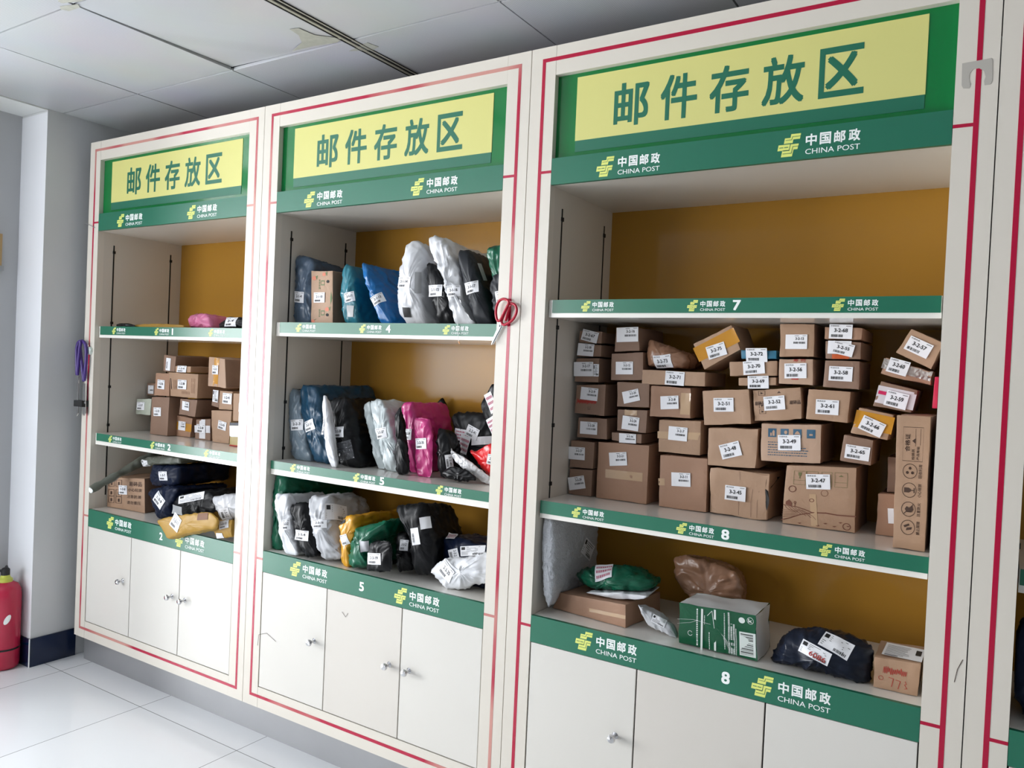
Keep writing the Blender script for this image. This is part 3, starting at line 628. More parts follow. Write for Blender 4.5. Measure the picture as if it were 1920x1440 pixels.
TALL = C3('', 'tall narrow cardboard box printed with four round handling symbols', [(105, 85), (430, 97), (370, 1375), (62, 1330)], 'B1', CB[0], None, yf=.068, D=.26, g=Z3, side_mt=CB[3])
C3('', 'small cardboard box partly hidden behind the tall narrow box', [(655, 695), (850, 702), (840, 1098), (625, 1060)], 'A6', CB[4], [(745, 830), (800, 832), (796, 968), (743, 965)], '', 'P', yf=.22, D=.16, g=Z3)
C3('', 'dark cardboard box in the shadow above the small hidden box', [(735, 362), (900, 368), (895, 698), (728, 690)], 'A6', CB[3], None, yf=.24, D=.16)
C3('', 'crimson paper box edge standing on top of the tall narrow box', [(1452, 690), (1580, 692), (1560, 1066), (1420, 1062)], 'A3', mat('crimson_card', (196, 24, 66), .45), None, yf=.10, D=.12, name='red_box', cat='box')
# printing on the fronts
def print_on(o, q, y, fn, name='printed_marks'):
    g = MB(); mp = quad_map(q, y); bv = bvh_of(o)
    def m2(a, b, e=0):
        p = mp(a, b); h = bv.ray_cast(p + Vector((0, -.03, 0)), Vector((0, 1, 0)))
        return Vector((p.x, (h[0].y if h[0] is not None else p.y) - .0007 - e, p.z))
    fn(g, m2); return g.build(name, o, recalc=False)
def ring(g, cx, cz, r, w, mp, mt, ax=1.0, n=28):
    for i in range(n):
        a, b = 2 * math.pi * i / n, 2 * math.pi * (i + 1) / n
        g.poly([mp(cx + math.cos(a) * r * ax, cz + math.sin(a) * r), mp(cx + math.cos(b) * r * ax, cz + math.sin(b) * r), mp(cx + math.cos(b) * (r - w) * ax, cz + math.sin(b) * (r - w)), mp(cx + math.cos(a) * (r - w) * ax, cz + math.sin(a) * (r - w))], mt)
def p_tall(g, m):
    k = 3.9    # box height over width, so circles stay round
    for i, zc in enumerate((.585, .445, .305, .170)):
        ring(g, .45, zc, .055, .004, m, INKBR, k)
        if i == 0:
            for a in (90, 210, 330): 
                ca, sa = math.cos(math.radians(a)), math.sin(math.radians(a)); c = (.45 + ca * .022 * k, zc + sa * .022); g.poly([m(c[0] + math.cos(t) * .012 * k, c[1] + math.sin(t) * .012) for t in [j * math.pi / 3 for j in range(6)]], INKBR)
        if i == 1:
            g.poly([m(.30, zc - .018), m(.30, zc + .018), m(.44, zc + .018), m(.50, zc + .008), m(.50, zc - .008), m(.44, zc - .018)], INKBR); rect(g, .50, .60, zc - .003, zc + .003, m, INKBR); rect(g, .58, .61, zc - .018, zc + .018, m, INKBR)
        if i == 2:
            g.poly([m(.34, zc), m(.40, zc + .022), m(.46, zc + .010), m(.56, zc + .026), m(.60, zc), m(.54, zc - .022), m(.40, zc - .022)], INKBR); pline(g, [(.32, zc - .035), (.58, zc + .035)], .008, m, INKBR)
        if i == 3:
            g.poly([m(.32, zc + .012), m(.48, zc + .03), m(.50, zc + .016), m(.36, zc - .002)], INKBR); g.poly([m(.42, zc - .002), m(.58, zc + .006), m(.56, zc - .012), m(.40, zc - .022)], INKBR)
        put_text(g, ('回收利用', '小心轻放', '注意防火', '禁止踩踏')[i], .70, .80, zc - .048, zc + .052, m, INKBR, .01, rot=90)
    for a, b in (((.22, .66), (.80, .66)), ((.80, .66), (.80, .91)), ((.80, .91), (.22, .91)), ((.22, .91), (.22, .66))): pline(g, [a, b], .004 if a[1] != b[1] else .003, m, INKBR)
    put_text(g, '合格证', .28, .42, .73, .86, m, INKBR, .02, rot=90); put_text(g, '检验员', .48, .56, .67, .75, m, INKBR, .01, rot=90); put_text(g, '产品等级', .62, .70, .67, .77, m, INKBR, .01, rot=90)
    rect(g, .575, .585, .77, .90, m, INKBR); rect(g, .715, .725, .78, .90, m, INKBR); g.poly([m(.48, .81), m(.58, .83), m(.58, .79)], INKBR)
print_on(TALL[0], cv('B1', [(105, 85), (430, 97), (370, 1375), (62, 1330)]), .068, p_tall)
BLUEP = mat('blue_print', (52, 92, 118), .5)
def p49(g, m):
    for x in (.13, .335, .545, .765):
        rect(g, x, x + .135, .64, .86, m, BLUEP)
        q = lambda a, b, e=0, x=x: m(x + a * .135, .64 + b * .22, .0004)
        if x < .2: rect(g, .25, .45, .15, .5, q, CB[5]); g.poly([q(.55, .15), q(.8, .15), q(.8, .7), q(.65, .85), q(.5, .6)], CB[5])
        elif x < .4: g.poly([q(.65 + .2 * math.cos(t * .6), .6 + .22 * math.sin(t * .6)) for t in range(10)], CB[5])
        elif x < .6: g.poly([q(.15, .4), q(.85, .4), q(.7, .65), q(.5, .8), q(.3, .65)], CB[5])
        else: rect(g, .3, .7, .3, .5, q, CB[5])
    r = random.Random(4)
    for i in range(6):
        x = .13
        while x < (.75 if i > 1 else .28):
            b = r.uniform(.01, .05); rect(g, x, x + b, .50 - i * .065, .52 - i * .065, m, BLUEP); x += b + .012
print_on(B[49][0], cv('A5', [(815, 75), (1505, 95), (1500, 545), (810, 510)]), .19, p49)
BRP = mat('brown_print', (112, 66, 48), .6); OLV = mat('olive_print', (104, 104, 62), .6)
def p47(g, m):
    for x0, x1 in ((.13, .30), (.31, .47), (.52, .66), (.70, .87)):
        for a, b in (((x0, .68), (x1, .68)), ((x1, .68), (x1, .90)), ((x1, .90), (x0, .90)), ((x0, .90), (x0, .68)), ((x0, .75), (x1, .75))): pline(g, [a, b], .005, m, OLV)
    g.poly([m(.19, .88), m(.24, .88), m(.235, .83), m(.222, .82), m(.222, .78), m(.208, .78), m(.208, .82), m(.195, .83)], OLV); g.poly([m(.75, .84), m(.785, .865), m(.82, .84)], OLV)
    ring(g, .12, .60, .055, .012, m, BRP, 1); ring(g, .57, .57, .05, .006, m, BRP, 1)
    g.poly([m(.04, .33), m(.13, .31), m(.13, .37), m(.085, .42), m(.04, .38)], BRP); ring(g, .17, .38, .022, .012, m, BRP, .8, 12); rect(g, .166, .176, .31, .36, m, BRP)
    pline(g, [(.01, .33), (.10, .315), (.20, .31), (.30, .285), (.42, .245)], .012, m, BRP)
    pline(g, [(.42, .245), (.60, .262), (.75, .25), (.99, .262)], .018, m, BRP)
    pline(g, [(.0, .07), (.12, .12), (.25, .19), (.42, .245)], .014, m, BRP)
    for i in range(6): pline(g, [(.02 + .05 * i, .33 - .012 * i), (.05 + .075 * i, .28 - .018 * i), (.12 + .07 * i, .24 - .02 * i)], .006, m, BRP)
    for i in range(5): pline(g, [(.0, .12 + i * .03), (.22, .17 + i * .02)], .005, m, BRP)
    for x, z in ((.25, .05), (.5, .05), (.72, .07), (.80, .14), (.9, .10), (.60, .10)): g.poly([m(x - .03, z), m(x, z - .012), m(x + .03, z + .008), m(x, z + .006)], BRP)
    ring(g, .88, .09, .055, .012, m, BRP, 1); ring(g, .40, .44, .03, .01, m, BRP, 1.2, 14)
print_on(B[47][0], cv('A5', [(1100, 545), (1905, 575), (1885, 1330), (1050, 1210)]), .19, p47)
patch(*B[47], cv('A5', [(1380, 880), (1440, 880), (1460, 1240), (1370, 1235)]), TAPEC, .19, 'packing_tape')
def p52(g, m):
    rect(g, .02, .98, .655, .662, m, INKBR)
    for z in (.80, .42, .24):
        for a, b in (((.14, z), (.27, z)), ((.27, z), (.27, z + .13)), ((.27, z + .13), (.14, z + .13)), ((.14, z + .13), (.14, z))): pline(g, [a, b], .008, m, INKBR)
        g.poly([m(.18, z + .03), m(.24, z + .06), m(.18, z + .10)], INKBR)
    put_text(g, '易碎品', .05, .26, .50, .62, m, INKBR, .02); put_text(g, '易碎品', .76, .98, .48, .60, m, INKBR, .02); g.poly([m(.52, .84), m(.60, .84), m(.56, .90)], INKBR)
def p45(g, m):
    g.poly([m(.925, .86), m(.975, .84), m(.965, .62), m(.995, .47), m(.99, .34), m(.955, .22), m(.94, .30), m(.93, .5), m(.915, .66)], DARK)
    for x in (.50, .70, .80): pline(g, [(x, .97), (x + .02, .6), (x - .005, .35), (x + .01, .06)], .006, m, CB[3])
print_on(B[45][0], cv('A5', [(245, 575), (935, 640), (905, 1195), (225, 1105)]), .19, p45, 'torn_edge')
print_on(B[52][0], cv('A2', [(712, 840), (1270, 808), (1288, 1185), (735, 1208)]), .19, p52)
def p56(g, m): rect(g, .32, .80, .86, .99, m, mat('pale_red_print', (200, 130, 110), .6)); put_text(g, '寿 司', .42, .76, .87, .98, lambda a, b, e=0: m(a, b, e + .0004), INKRED, .01); rect(g, .38, .58, .20, .26, m, INKRED)
print_on(B[56][0], cv('A2', [(1020, 492), (1415, 492), (1410, 800), (1010, 782)]), .19, p56)
def p9(g, m):
    r = random.Random(2); P = [(.08 + i * .022, .42 + (.07 if i % 2 else -.05) * r.uniform(.6, 1.3)) for i in range(30)]; pline(g, P, .02, m, INKRED); pline(g, [(.46, .27), (.46, .18), (.52, .18), (.52, .27)], .01, m, INKBR)
print_on(B[9][0], cv('A1', [(300, 785), (640, 780), (620, 1145), (272, 1110)]), .19, p9)
BR73, bv73 = bag('wrapped_parcel', 'brown paper parcel wrapped in clear tape with sticker 3-2-73', 'parcel', 'A1', [(1120, 268), (1250, 325), (1400, 385), (1520, 425), (1560, 500), (1500, 622), (1250, 617), (1075, 608), (1068, 450), (1085, 340)], .185, .2, BG['brown'], at(1240, 690, .19).z, 3, .004, .03, (1, .8, 0), 'parcels on the middle shelf of the third cabinet')
sticker(BR73, bv73, cv('A1', [(1172, 468), (1367, 450), (1380, 598), (1185, 612)]), '3-2-73')

# ------------------------------------------------------------------ lowest compartment of the third cabinet
G3 = 'parcels in the lowest compartment of the third cabinet'
PEND = []
def box_of(o):
    vs = [v.co for v in o.data.vertices]; lo = [min(v[i] for v in vs) for i in range(3)]; hi = [max(v[i] for v in vs) for i in range(3)]
    return lo, hi
def settle():
    """soft bags give way where they press against boxes and against each other"""
    done = [(o, bvh_of(o), box_of(o)) for o in COL.objects if o.parent is None and o.type == 'MESH' and 'parcels' in str(o.get('group')) and not any(o is p[0] for p in PEND)]
    for o, yf, stk in PEND:
        g = o['ground']
        for it in range(3):
            moved = 0
            for q, bv, (lo, hi) in done:
                l2, h2 = box_of(o)
                if any(hi[i] < l2[i] or h2[i] < lo[i] for i in range(3)): continue
                ratio = [((l2[i] + h2[i]) - (lo[i] + hi[i])) / (h2[i] - l2[i] + hi[i] - lo[i]) for i in range(3)]
                ax = max(range(3), key=lambda i: abs(ratio[i])); s = 1 if ratio[ax] > 0 else -1; d = Vector((0, 0, 0)); d[ax] = -s
                for v in o.data.vertices:
                    if any(i != ax and not (lo[i] - .003 < v.co[i] < hi[i] + .003) for i in range(3)): continue
                    p = v.co.copy(); p[ax] = (hi[ax] if s > 0 else lo[ax]) + s * .05; h = bv.ray_cast(p, d)
                    if h[0] is not None and (v.co[ax] - h[0][ax]) * s < .0024: c = v.co.copy(); c[ax] = h[0][ax] + s * .0028; inside(c, g=g); v.co = c; moved += 1
            if not moved: break
        for _ in range(9):                     # ease off what still touches
            ob = bvh_of(o); hit = set()
            for q, bv, bb in done:
                for a, c in ob.overlap(bv): hit.update(o.data.polygons[a].vertices)
            if not hit: break
            l2, h2 = box_of(o); sl = {}
            for v in o.data.vertices: sl.setdefault(round(v.co.y * 50), []).append(v.co.copy())
            for k in hit:
                v = o.data.vertices[k]; s_ = sl.get(round(v.co.y * 50)) or [v.co]; c = sum(s_, Vector()) / len(s_); t = c - v.co
                if t.length > .004: w = v.co + t.normalized() * .0028; inside(w, g=g); v.co = w
        bv = bvh_of(o); done.append((o, bv, box_of(o)))
        for s in stk: s(o, bv)
    PEND.clear()
def BAG(name, label, cat, r, poly, yf, D, m, g, seed, stk=(), group=None, **k):
    o, bv = bag(name, label, cat, r, poly, yf, D, BG[m] if isinstance(m, str) else m, g, seed, group=group, **k)
    def mk(q, txt, st):
        def f(o, bv):
            if st.startswith('#'): patch(o, bv, cv(r, q), {'#w': TAPEW, '#c': mat('pouch_film', (72, 74, 78), .12, bump=.6, bscale=50, ridged=True), '#k': BLACK, '#g': mat('label_grey', (168, 170, 172), .4)}[st], yf, 'tape' if st != '#k' else 'dark_print', .0012)
            else: sticker(o, bv, cv(r, q), txt, st, yf, name='shipping_label' if st != 'W' else 'waybill')
        return f
    PEND.append((o, yf, [mk(*s[:3]) for s in stk]))
    return o, bv
BAG('bubble_mailer', 'grey bubble wrap mailer leaning upright against the side panel', 'mailer', 'M', [(200, 158), (225, 170), (262, 230), (278, 420), (276, 700), (262, 930), (225, 1012), (192, 950), (172, 700), (162, 200)], .03, .33, 'bubble', LT, 5,
    [([(560, 370), (690, 470), (600, 580), (510, 500)], '', 'W')], G3, amp=.003, rf=.012, back=(.6, .93, .0), freq=30)
fb, fbv = carton('flat_cardboard_box', 'flat brown cardboard box lying under the green bag', 'cardboard box', 'M', [(330, 868), (930, 978), (930, 1195), (262, 1012)], (.098, .071), .2, CB[4], LT, 11, group=G3)
patch(fb, fbv, cv('M', [(600, 1010), (925, 1075), (925, 1110), (600, 1040)]), TAPEC, .08, 'packing_tape')
fz = max(v.co.z for v in fb.data.vertices)
BAG('flat_mailer', 'thin white mailer lying flat under the green bag', 'mailer', 'M', [(545, 878), (850, 868), (1130, 905), (1080, 930), (850, 948), (650, 912)], .10, .14, 'white', fz, 9, (), G3, amp=.0012, rf=.004)
BAG('green_parcel_bag', 'puffy green bag with a printed label lying on the flat box', 'parcel bag', 'M', [(440, 715), (520, 670), (640, 650), (850, 655), (1020, 715), (1150, 805), (1130, 850), (1000, 868), (860, 885), (700, 888), (540, 862), (470, 790)], .11, .2, 'green', fz + .008, 12,
    [([(570, 655), (740, 640), (870, 680), (730, 712)], '', 'T')], G3, rf=.05, back=(.85, .75, 0), amp=.006)
BAG('leaning_mailer', 'grey white flat mailer leaning against the green and white package', 'mailer', 'M', [(1028, 978), (1060, 1000), (1150, 1045), (1260, 1105), (1350, 1200), (1390, 1290), (1330, 1270), (1250, 1225), (1140, 1180), (1070, 1075)], .075, .05, 'silver', LT, 14,
    [([(1150, 1060), (1270, 1120), (1300, 1190), (1180, 1130)], '', 'W')], G3, amp=.002, rf=.008)
BAG('wrapped_parcel', 'brown parcel in shiny clear wrap behind the green and white package', 'parcel', 'F', [(1262, 1050), (1276, 1043), (1350, 1060), (1384, 1082), (1390, 1112), (1380, 'g'), (1300, 'g'), (1285, 1115), (1268, 1090)], .25, .14, 'brown', LT, 15, (), G3, amp=.005)
GQ = [(322, 375), (1452, 560), (1475, 1235), (305, 1005)]
WB = mat('white_board', (206, 208, 208), .35)
gp, gpb = carton('green_package', 'green and white printed carton wrapped in clear film', 'package', 'G', GQ, .045, .14, mat('package_green', (6, 78, 48), .2, bump=.2, bscale=30), LT, 21, amp=.004, top_mt=WB, side_mt=WB, group=G3)
WH = mat('package_print', (206, 214, 210), .4)
def pg(g, m):
    r = random.Random(8)
    put_text(g, '内蒙古伊利实业集团', .235, .265, .08, .86, m, WH, .01, rot=90) if False else None
    for x0, x1, za, zb in ((.30, .325, .02, .93), (.465, .49, .05, .96)): rect(g, x0, x1, za, zb, m, WH)
    for x, w_, za, zb, st in ((.24, .018, .05, .9, .03), (.34, .008, .6, .8, .02), (.40, .01, .05, .4, .025), (.59, .012, .12, .92, .018), (.64, .02, .05, .95, .012), (.67, .02, .05, .7, .012), (.70, .02, .05, .7, .012), (.73, .01, .05, .6, .012)):
        z = za
        while z < zb:
            b = st * r.uniform(.5, 1.6); rect(g, x, x + w_, z, z + b, m, WH); z += b + st * .5
    rect(g, .775, .97, .06, .57, m, WH); z = .09
    while z < .53:
        b = r.choice((.006, .012, .02)); rect(g, .79, .94, z, z + b, lambda a, c, e=0: m(a, c, .0005), BLACK); z += b + r.choice((.01, .02))
    g.poly([m(.81 + .04 * math.cos(t * .45), .82 + .065 * math.sin(t * .45)) for t in range(14)], WH); ring(g, .915, .84, .075, .008, m, WH, .55); put_text(g, 'k', .89, .94, .80, .88, m, WH, .02); ring(g, .16, .34, .06, .01, m, WH, .5)
    for i in range(9): pline(g, [(.5 + i * .012, .55 - .02 * i), (.58 + .02 * i, .03)], .003, m, WH)
    pline(g, [(.0, .62), (.2, .66), (.42, .62)], .005, m, WH); pline(g, [(.0, .52), (.16, .58), (.26, .66)], .004, m, WH); pline(g, [(.38, .80), (.44, .92), (.47, .55)], .006, m, WH)
print_on(gp, cv('G', GQ), .045, pg)
BAG('black_parcel_bag', 'crumpled black bag with white waybills and red numbers beside the green package', 'parcel bag', 'N', [(280, 1040), (320, 920), (400, 830), (450, 760), (640, 745), (830, 770), (1030, 830), (1228, 930), (1215, 1080), (1190, 1220), (1160, 1310), (1050, 1255), (940, 1180), (700, 1130), (560, 1095), (420, 1055)], .035, .2, poly_mat('ink_blue_bag', (26, 32, 46), .3, .8), LT, 23,
    [([(620, 778), (845, 968), (830, 1025), (545, 940)], '6086', 'W'), ([(850, 760), (1100, 890), (970, 968), (695, 822)], '', 'W')], G3, rf=.06, back=(.85, .8, 0), amp=.0055)
BQ = [(1238, 962), (1668, 1030), (1640, 1335), (1225, 1240)]
bb, bbv = carton('cardboard_box', 'small cardboard box with red handwriting and waybill on its top, at the right end', 'cardboard box', 'N', BQ, (.062, .066), .15, CB[0], LT, 31, group=G3)
def pr(g, m):
    r = random.Random(5); P = [(.22 + i * .02, .62 + (.11 if i % 2 else -.09) * r.uniform(.4, 1.2)) for i in range(26)]; pline(g, P, .012, m, INKRED); ring(g, .18, .36, .07, .012, m, INKRED, .8, 12)
    pline(g, [(.35, .42), (.45, .40), (.42, .15)], .014, m, INKRED); pline(g, [(.50, .38), (.60, .36), (.56, .12)], .014, m, INKRED); pline(g, [(.70, .38), (.73, .30), (.69, .28), (.75, .18), (.70, .16)], .012, m, INKRED)
print_on(bb, cv('N', BQ), .064, pr)
def top_label(o, x0, x1, y0, y1, z):
    g = MB(); mp = lambda a, b, e=0: (x0 + (x1 - x0) * a, y0 + (y1 - y0) * b, z + .0012 + e); rect(g, 0, 1, 0, 1, mp, PAPER); r = random.Random(1)
    for i in range(8): rect(g, .06, r.uniform(.5, .7), .1 + i * .1, .13 + i * .1, lambda a, b, e=0: mp(a, b, .0004), MATS['grey_ink'])
    rect(g, .8, .94, .4, .8, lambda a, b, e=0: mp(a, b, .0004), BLACK); rect(g, .06, .4, .03, .07, lambda a, b, e=0: mp(a, b, .0004), BLACK); g.build('waybill', o, recalc=False)
zb_ = max(v.co.z for v in bb.data.vertices); xa_ = min(v.co.x for v in bb.data.vertices)
top_label(bb, xa_ + .018, xa_ + .105, .075, .18, zb_)

settle()
# ------------------------------------------------------------------ second cabinet, upper shelf (bags standing side by side)
ZC = S1[1][1]; GC = 'parcels on the upper shelf of the second cabinet'; st = lambda *a: [a]
BAG('slate_parcel_bag', 'slate blue bag with sticker 2-1-4 standing at the left end of the shelf', 'parcel bag', 'C', [(212, 388), (320, 412), (345, 470), (335, 600), (328, 'g'), (190, 'g'), (192, 700), (200, 500)], .09, .3, 'slate', ZC, 41, [([(203, 662), (283, 672), (275, 752), (197, 745)], '2-1-4', 'B')], GC, back=(.8, .9, 0))
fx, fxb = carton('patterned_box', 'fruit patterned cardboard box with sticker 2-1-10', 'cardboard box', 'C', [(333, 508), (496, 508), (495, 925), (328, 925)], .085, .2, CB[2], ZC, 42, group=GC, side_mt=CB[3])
PE = mat('peach_print', (206, 120, 92), .6); LF = mat('leaf_print', (92, 116, 70), .6)
def pf(g, m):
    for x, z, r in ((.15, .86, .07), (.6, .93, .06), (.1, .08, .07), (.75, .30, .07)): g.poly([m(x + r * 1.3 * math.cos(t * .5), z + r * .55 * math.sin(t * .5)) for t in range(12)], PE); g.poly([m(x + .06, z + .03), m(x + .16, z + .05), m(x + .12, z - .03)], LF)
    for x, z in ((.78, .80), (.76, .20)): g.poly([m(x + .07 * math.cos(t * .5), z + .028 * math.sin(t * .5)) for t in range(12)], DARK)
    for z in (.74, .20):
        for a, b in (((.48, z), (.62, z)), ((.62, z), (.62, z + .07)), ((.62, z + .07), (.48, z + .07)), ((.48, z + .07), (.48, z))): pline(g, [a, b], .018, m, LF)
    put_text(g, '新鲜水果', .36, .44, .66, .84, m, LF, .01, rot=-90); put_text(g, '新鲜水果', .36, .44, .16, .30, m, LF, .01, rot=-90); g.poly([m(.9, .38), m(.97, .5), m(.92, .62), m(.88, .5)], LF)
print_on(fx, cv('C', [(333, 508), (496, 508), (495, 925), (328, 925)]), .085, pf)
sticker(fx, fxb, cv('C', [(357, 675), (438, 672), (438, 750), (357, 750)]), '2-1-10', 'B', .085)
BAG('teal_parcel_bag', 'teal bag with sticker 2-1-11 and a pale torn patch near its bottom', 'parcel bag', 'C', [(583, 462), (620, 472), (655, 600), (672, 760), (690, 'g'), (572, 'g'), (560, 800), (545, 680), (558, 540)], .09, .28, 'teal', ZC, 43, [([(575, 680), (662, 662), (657, 735), (588, 752)], '2-1-11', 'B'), ([(612, 775), (650, 770), (655, 860), (590, 850)], '', '#g')], GC, back=(.9, .92, .01))
BAG('blue_parcel_bag', 'bright blue bag with tilted sticker 2-1-13 leaning to the left', 'parcel bag', 'C', [(703, 443), (735, 455), (790, 560), (850, 700), (900, 820), (925, 'g'), (850, 'g'), (800, 780), (735, 610)], .09, .3, 'blue', ZC, 44, [([(778, 708), (868, 662), (886, 735), (800, 783)], '2-1-13', 'B')], GC, back=(1, .95, .01))
BAG('white_parcel_bag', 'large stuffed white bag with sticker 2-1-14 and a small black print', 'parcel bag', 'C', [(1075, 272), (1130, 292), (1165, 400), (1180, 600), (1190, 'g'), (1030, 'g'), (985, 860), (962, 740), (960, 600), (985, 450), (1035, 310)], .08, .32, 'white', ZC, 45, [([(990, 558), (1080, 556), (1068, 640), (978, 638)], '2-1-14', 'B'), ([(1030, 785), (1072, 790), (1082, 855), (1015, 860)], '', '#k'), ([(1112, 520), (1160, 524), (1160, 680), (1108, 680)], '', '#g')], GC, rf=.05, back=(1.1, .85, .02), amp=.005)
BAG('black_parcel_bag', 'slim black bag with sticker 2-1-15 squeezed between two white bags', 'parcel bag', 'C', [(1185, 455), (1240, 447), (1290, 540), (1350, 660), (1395, 'g'), (1290, 'g'), (1235, 760), (1200, 600)], .085, .26, 'black', ZC, 46, [([(1205, 620), (1308, 615), (1320, 700), (1212, 705)], '2-1-15', 'B')], GC)
BAG('white_parcel_bag', 'tall creased white bag with sticker 2-1-16 leaning to the left', 'parcel bag', 'C', [(1205, 256), (1300, 254), (1350, 330), (1420, 480), (1452, 620), (1470, 760), (1560, 'g'), (1410, 'g'), (1375, 800), (1350, 690), (1300, 540), (1240, 420), (1198, 310)], .085, .32, 'white', ZC, 47, [([(1347, 622), (1455, 620), (1452, 698), (1345, 708)], '2-1-16', 'B')], GC, back=(.85, .93, 0), amp=.006)
BAG('charcoal_parcel_bag', 'charcoal bag with sticker 2-1-17', 'parcel bag', 'C', [(1418, 350), (1490, 345), (1560, 480), (1620, 640), (1670, 800), (1680, 'g'), (1565, 'g'), (1510, 760), (1455, 560), (1425, 430)], .085, .3, 'grey', ZC, 48, [([(1480, 605), (1585, 580), (1588, 668), (1492, 690)], '2-1-17', 'B'), ([(1583, 455), (1622, 452), (1652, 585), (1615, 588)], '', '#g')], GC, rf=.03, amp=.003)
BAG('green_parcel_bag', 'green bag bulging out of the top right corner of the shelf', 'parcel bag', 'C', [(1635, 358), (1720, 322), (1830, 318), (1860, 520), (1870, 'g'), (1740, 'g'), (1700, 600), (1660, 500)], .10, .26, 'green', ZC, 49, (), GC, amp=.006)
BAG('charcoal_parcel_bag', 'small charcoal bag below the green bag, behind the red scissors', 'parcel bag', 'C', [(1702, 540), (1760, 520), (1800, 560), (1830, 'g'), (1715, 'g'), (1680, 700), (1678, 590)], .065, .03, 'grey', ZC, 50, [([(1710, 668), (1790, 650), (1797, 740), (1722, 755)], '2-1-18', 'B')], GC, rf=.012)

settle()
# ------------------------------------------------------------------ second cabinet, middle shelf
ZD = S2[1][1]; GD = 'parcels on the middle shelf of the second cabinet'
BAG('blue_grey_parcel_bag', 'blue grey bag at the left end of the middle shelf', 'parcel bag', 'D', [(142, 272), (200, 282), (240, 340), (262, 480), (290, 640), (330, 'g'), (190, 'g'), (160, 640), (140, 400)], .09, .3, 'ltblue', ZD, 61, [([(175, 510), (268, 503), (270, 585), (185, 588)], '2-2-3', 'B')], GD, back=(.8, .95, 0))
BAG('petrol_parcel_bag', 'large petrol blue bag with sticker 2-2-31', 'parcel bag', 'D', [(246, 256), (350, 250), (390, 340), (425, 500), (450, 640), (475, 'g'), (345, 'g'), (305, 700), (275, 560), (243, 400)], .085, .33, 'petrol', ZD, 62, [([(278, 525), (345, 500), (365, 575), (290, 605)], '2-2-31', 'B')], GD, back=(.9, 1, .01))
BAG('white_parcel_bag', 'narrow white bag wedged behind the big black bag', 'parcel bag', 'D', [(415, 328), (438, 326), (460, 450), (488, 640), (522, 'g'), (476, 'g'), (448, 780), (422, 600)], .045, .036, 'white', ZD, 63, [([(375, 500), (420, 488), (428, 630), (400, 600)], '', 'W')], GD, rf=.01, amp=.002)
BAG('black_parcel_bag', 'big black bag with a crumpled clear pouch and sticker 2-2-38', 'parcel bag', 'D', [(432, 365), (520, 338), (590, 345), (620, 480), (650, 640), (690, 'g'), (550, 'g'), (510, 780), (478, 640), (445, 500)], .085, .33, 'black', ZD, 64, [([(490, 565), (570, 560), (585, 638), (508, 640)], '2-2-38', 'B'), ([(520, 680), (610, 670), (680, 780), (540, 830)], '', '#c')], GD, rf=.035, amp=.006, back=(.9, .95, 0))
BAG('pale_grey_parcel_bag', 'thin pale grey bag left of the bag marked 2-2-37', 'parcel bag', 'D', [(720, 395), (765, 372), (800, 500), (850, 700), (885, 'g'), (822, 'g'), (790, 700), (745, 530)], .15, .03, 'mist', ZD, 65, (), GD, rf=.012)
BAG('pale_grey_parcel_bag', 'pale grey bag with sticker 2-2-37 leaning left', 'parcel bag', 'D', [(752, 365), (835, 350), (880, 410), (930, 560), (965, 700), (985, 'g'), (890, 'g'), (862, 760), (812, 560)], .125, .24, 'mist', ZD, 66, [([(805, 578), (890, 562), (905, 640), (820, 655)], '2-2-37', 'B')], GD, amp=.005)
BAG('black_parcel_bag', 'slim black bag wedged between the pale grey bag and the magenta bag', 'parcel bag', 'D', [(945, 470), (995, 398), (1015, 560), (1035, 700), (1062, 870), (1045, 'g'), (970, 'g'), (945, 780), (980, 600)], .082, .042, 'black', ZD, 67, (), GD)
BAG('magenta_parcel_bag', 'large magenta bag with sticker 2-2-34', 'parcel bag', 'D', [(1000, 393), (1030, 374), (1085, 378), (1110, 500), (1125, 700), (1125, 'g'), (1058, 'g'), (1035, 650), (1008, 500)], .145, .225, 'pink', ZD, 68, [([(1030, 577), (1087, 577), (1085, 660), (1035, 658)], '2-2-34', 'B')], GD, amp=.003, back=(1, .98, .01))
BAG('magenta_parcel_bag', 'smaller magenta bag with sticker 2-2-35 in front of the larger one', 'parcel bag', 'D', [(1102, 498), (1150, 490), (1215, 505), (1240, 640), (1235, 'g'), (1120, 'g'), (1112, 760), (1105, 600)], .115, .02, 'pink', ZD, 69, [([(1113, 648), (1195, 645), (1200, 725), (1115, 730)], '2-2-35', 'B')], GD, rf=.009, amp=.003)
BAG('black_parcel_bag', 'knotted black bag peeking out behind the magenta bags', 'parcel bag', 'D', [(1190, 405), (1260, 385), (1290, 350), (1310, 345), (1340, 410), (1345, 'g'), (1200, 'g')], .378, .045, 'black', ZD, 70, (), GD, rf=.02)
BAG('black_parcel_bag', 'upright black bag with sideways sticker 2-2-40', 'parcel bag', 'D', [(1272, 566), (1335, 580), (1380, 700), (1385, 860), (1340, 'g'), (1290, 'g'), (1266, 700)], .13, .09, 'black', ZD, 71, [([(1333, 775), (1372, 770), (1423, 865), (1350, 878)], '2-2-40', 'R')], GD)
BAG('black_parcel_bag', 'low black bag lying in front of the upright black bag', 'parcel bag', 'D', [(1300, 905), (1400, 865), (1500, 885), (1575, 958), (1460, 975), (1350, 940)], .10, .025, 'black', ZD, 72, (), GD, rf=.01)
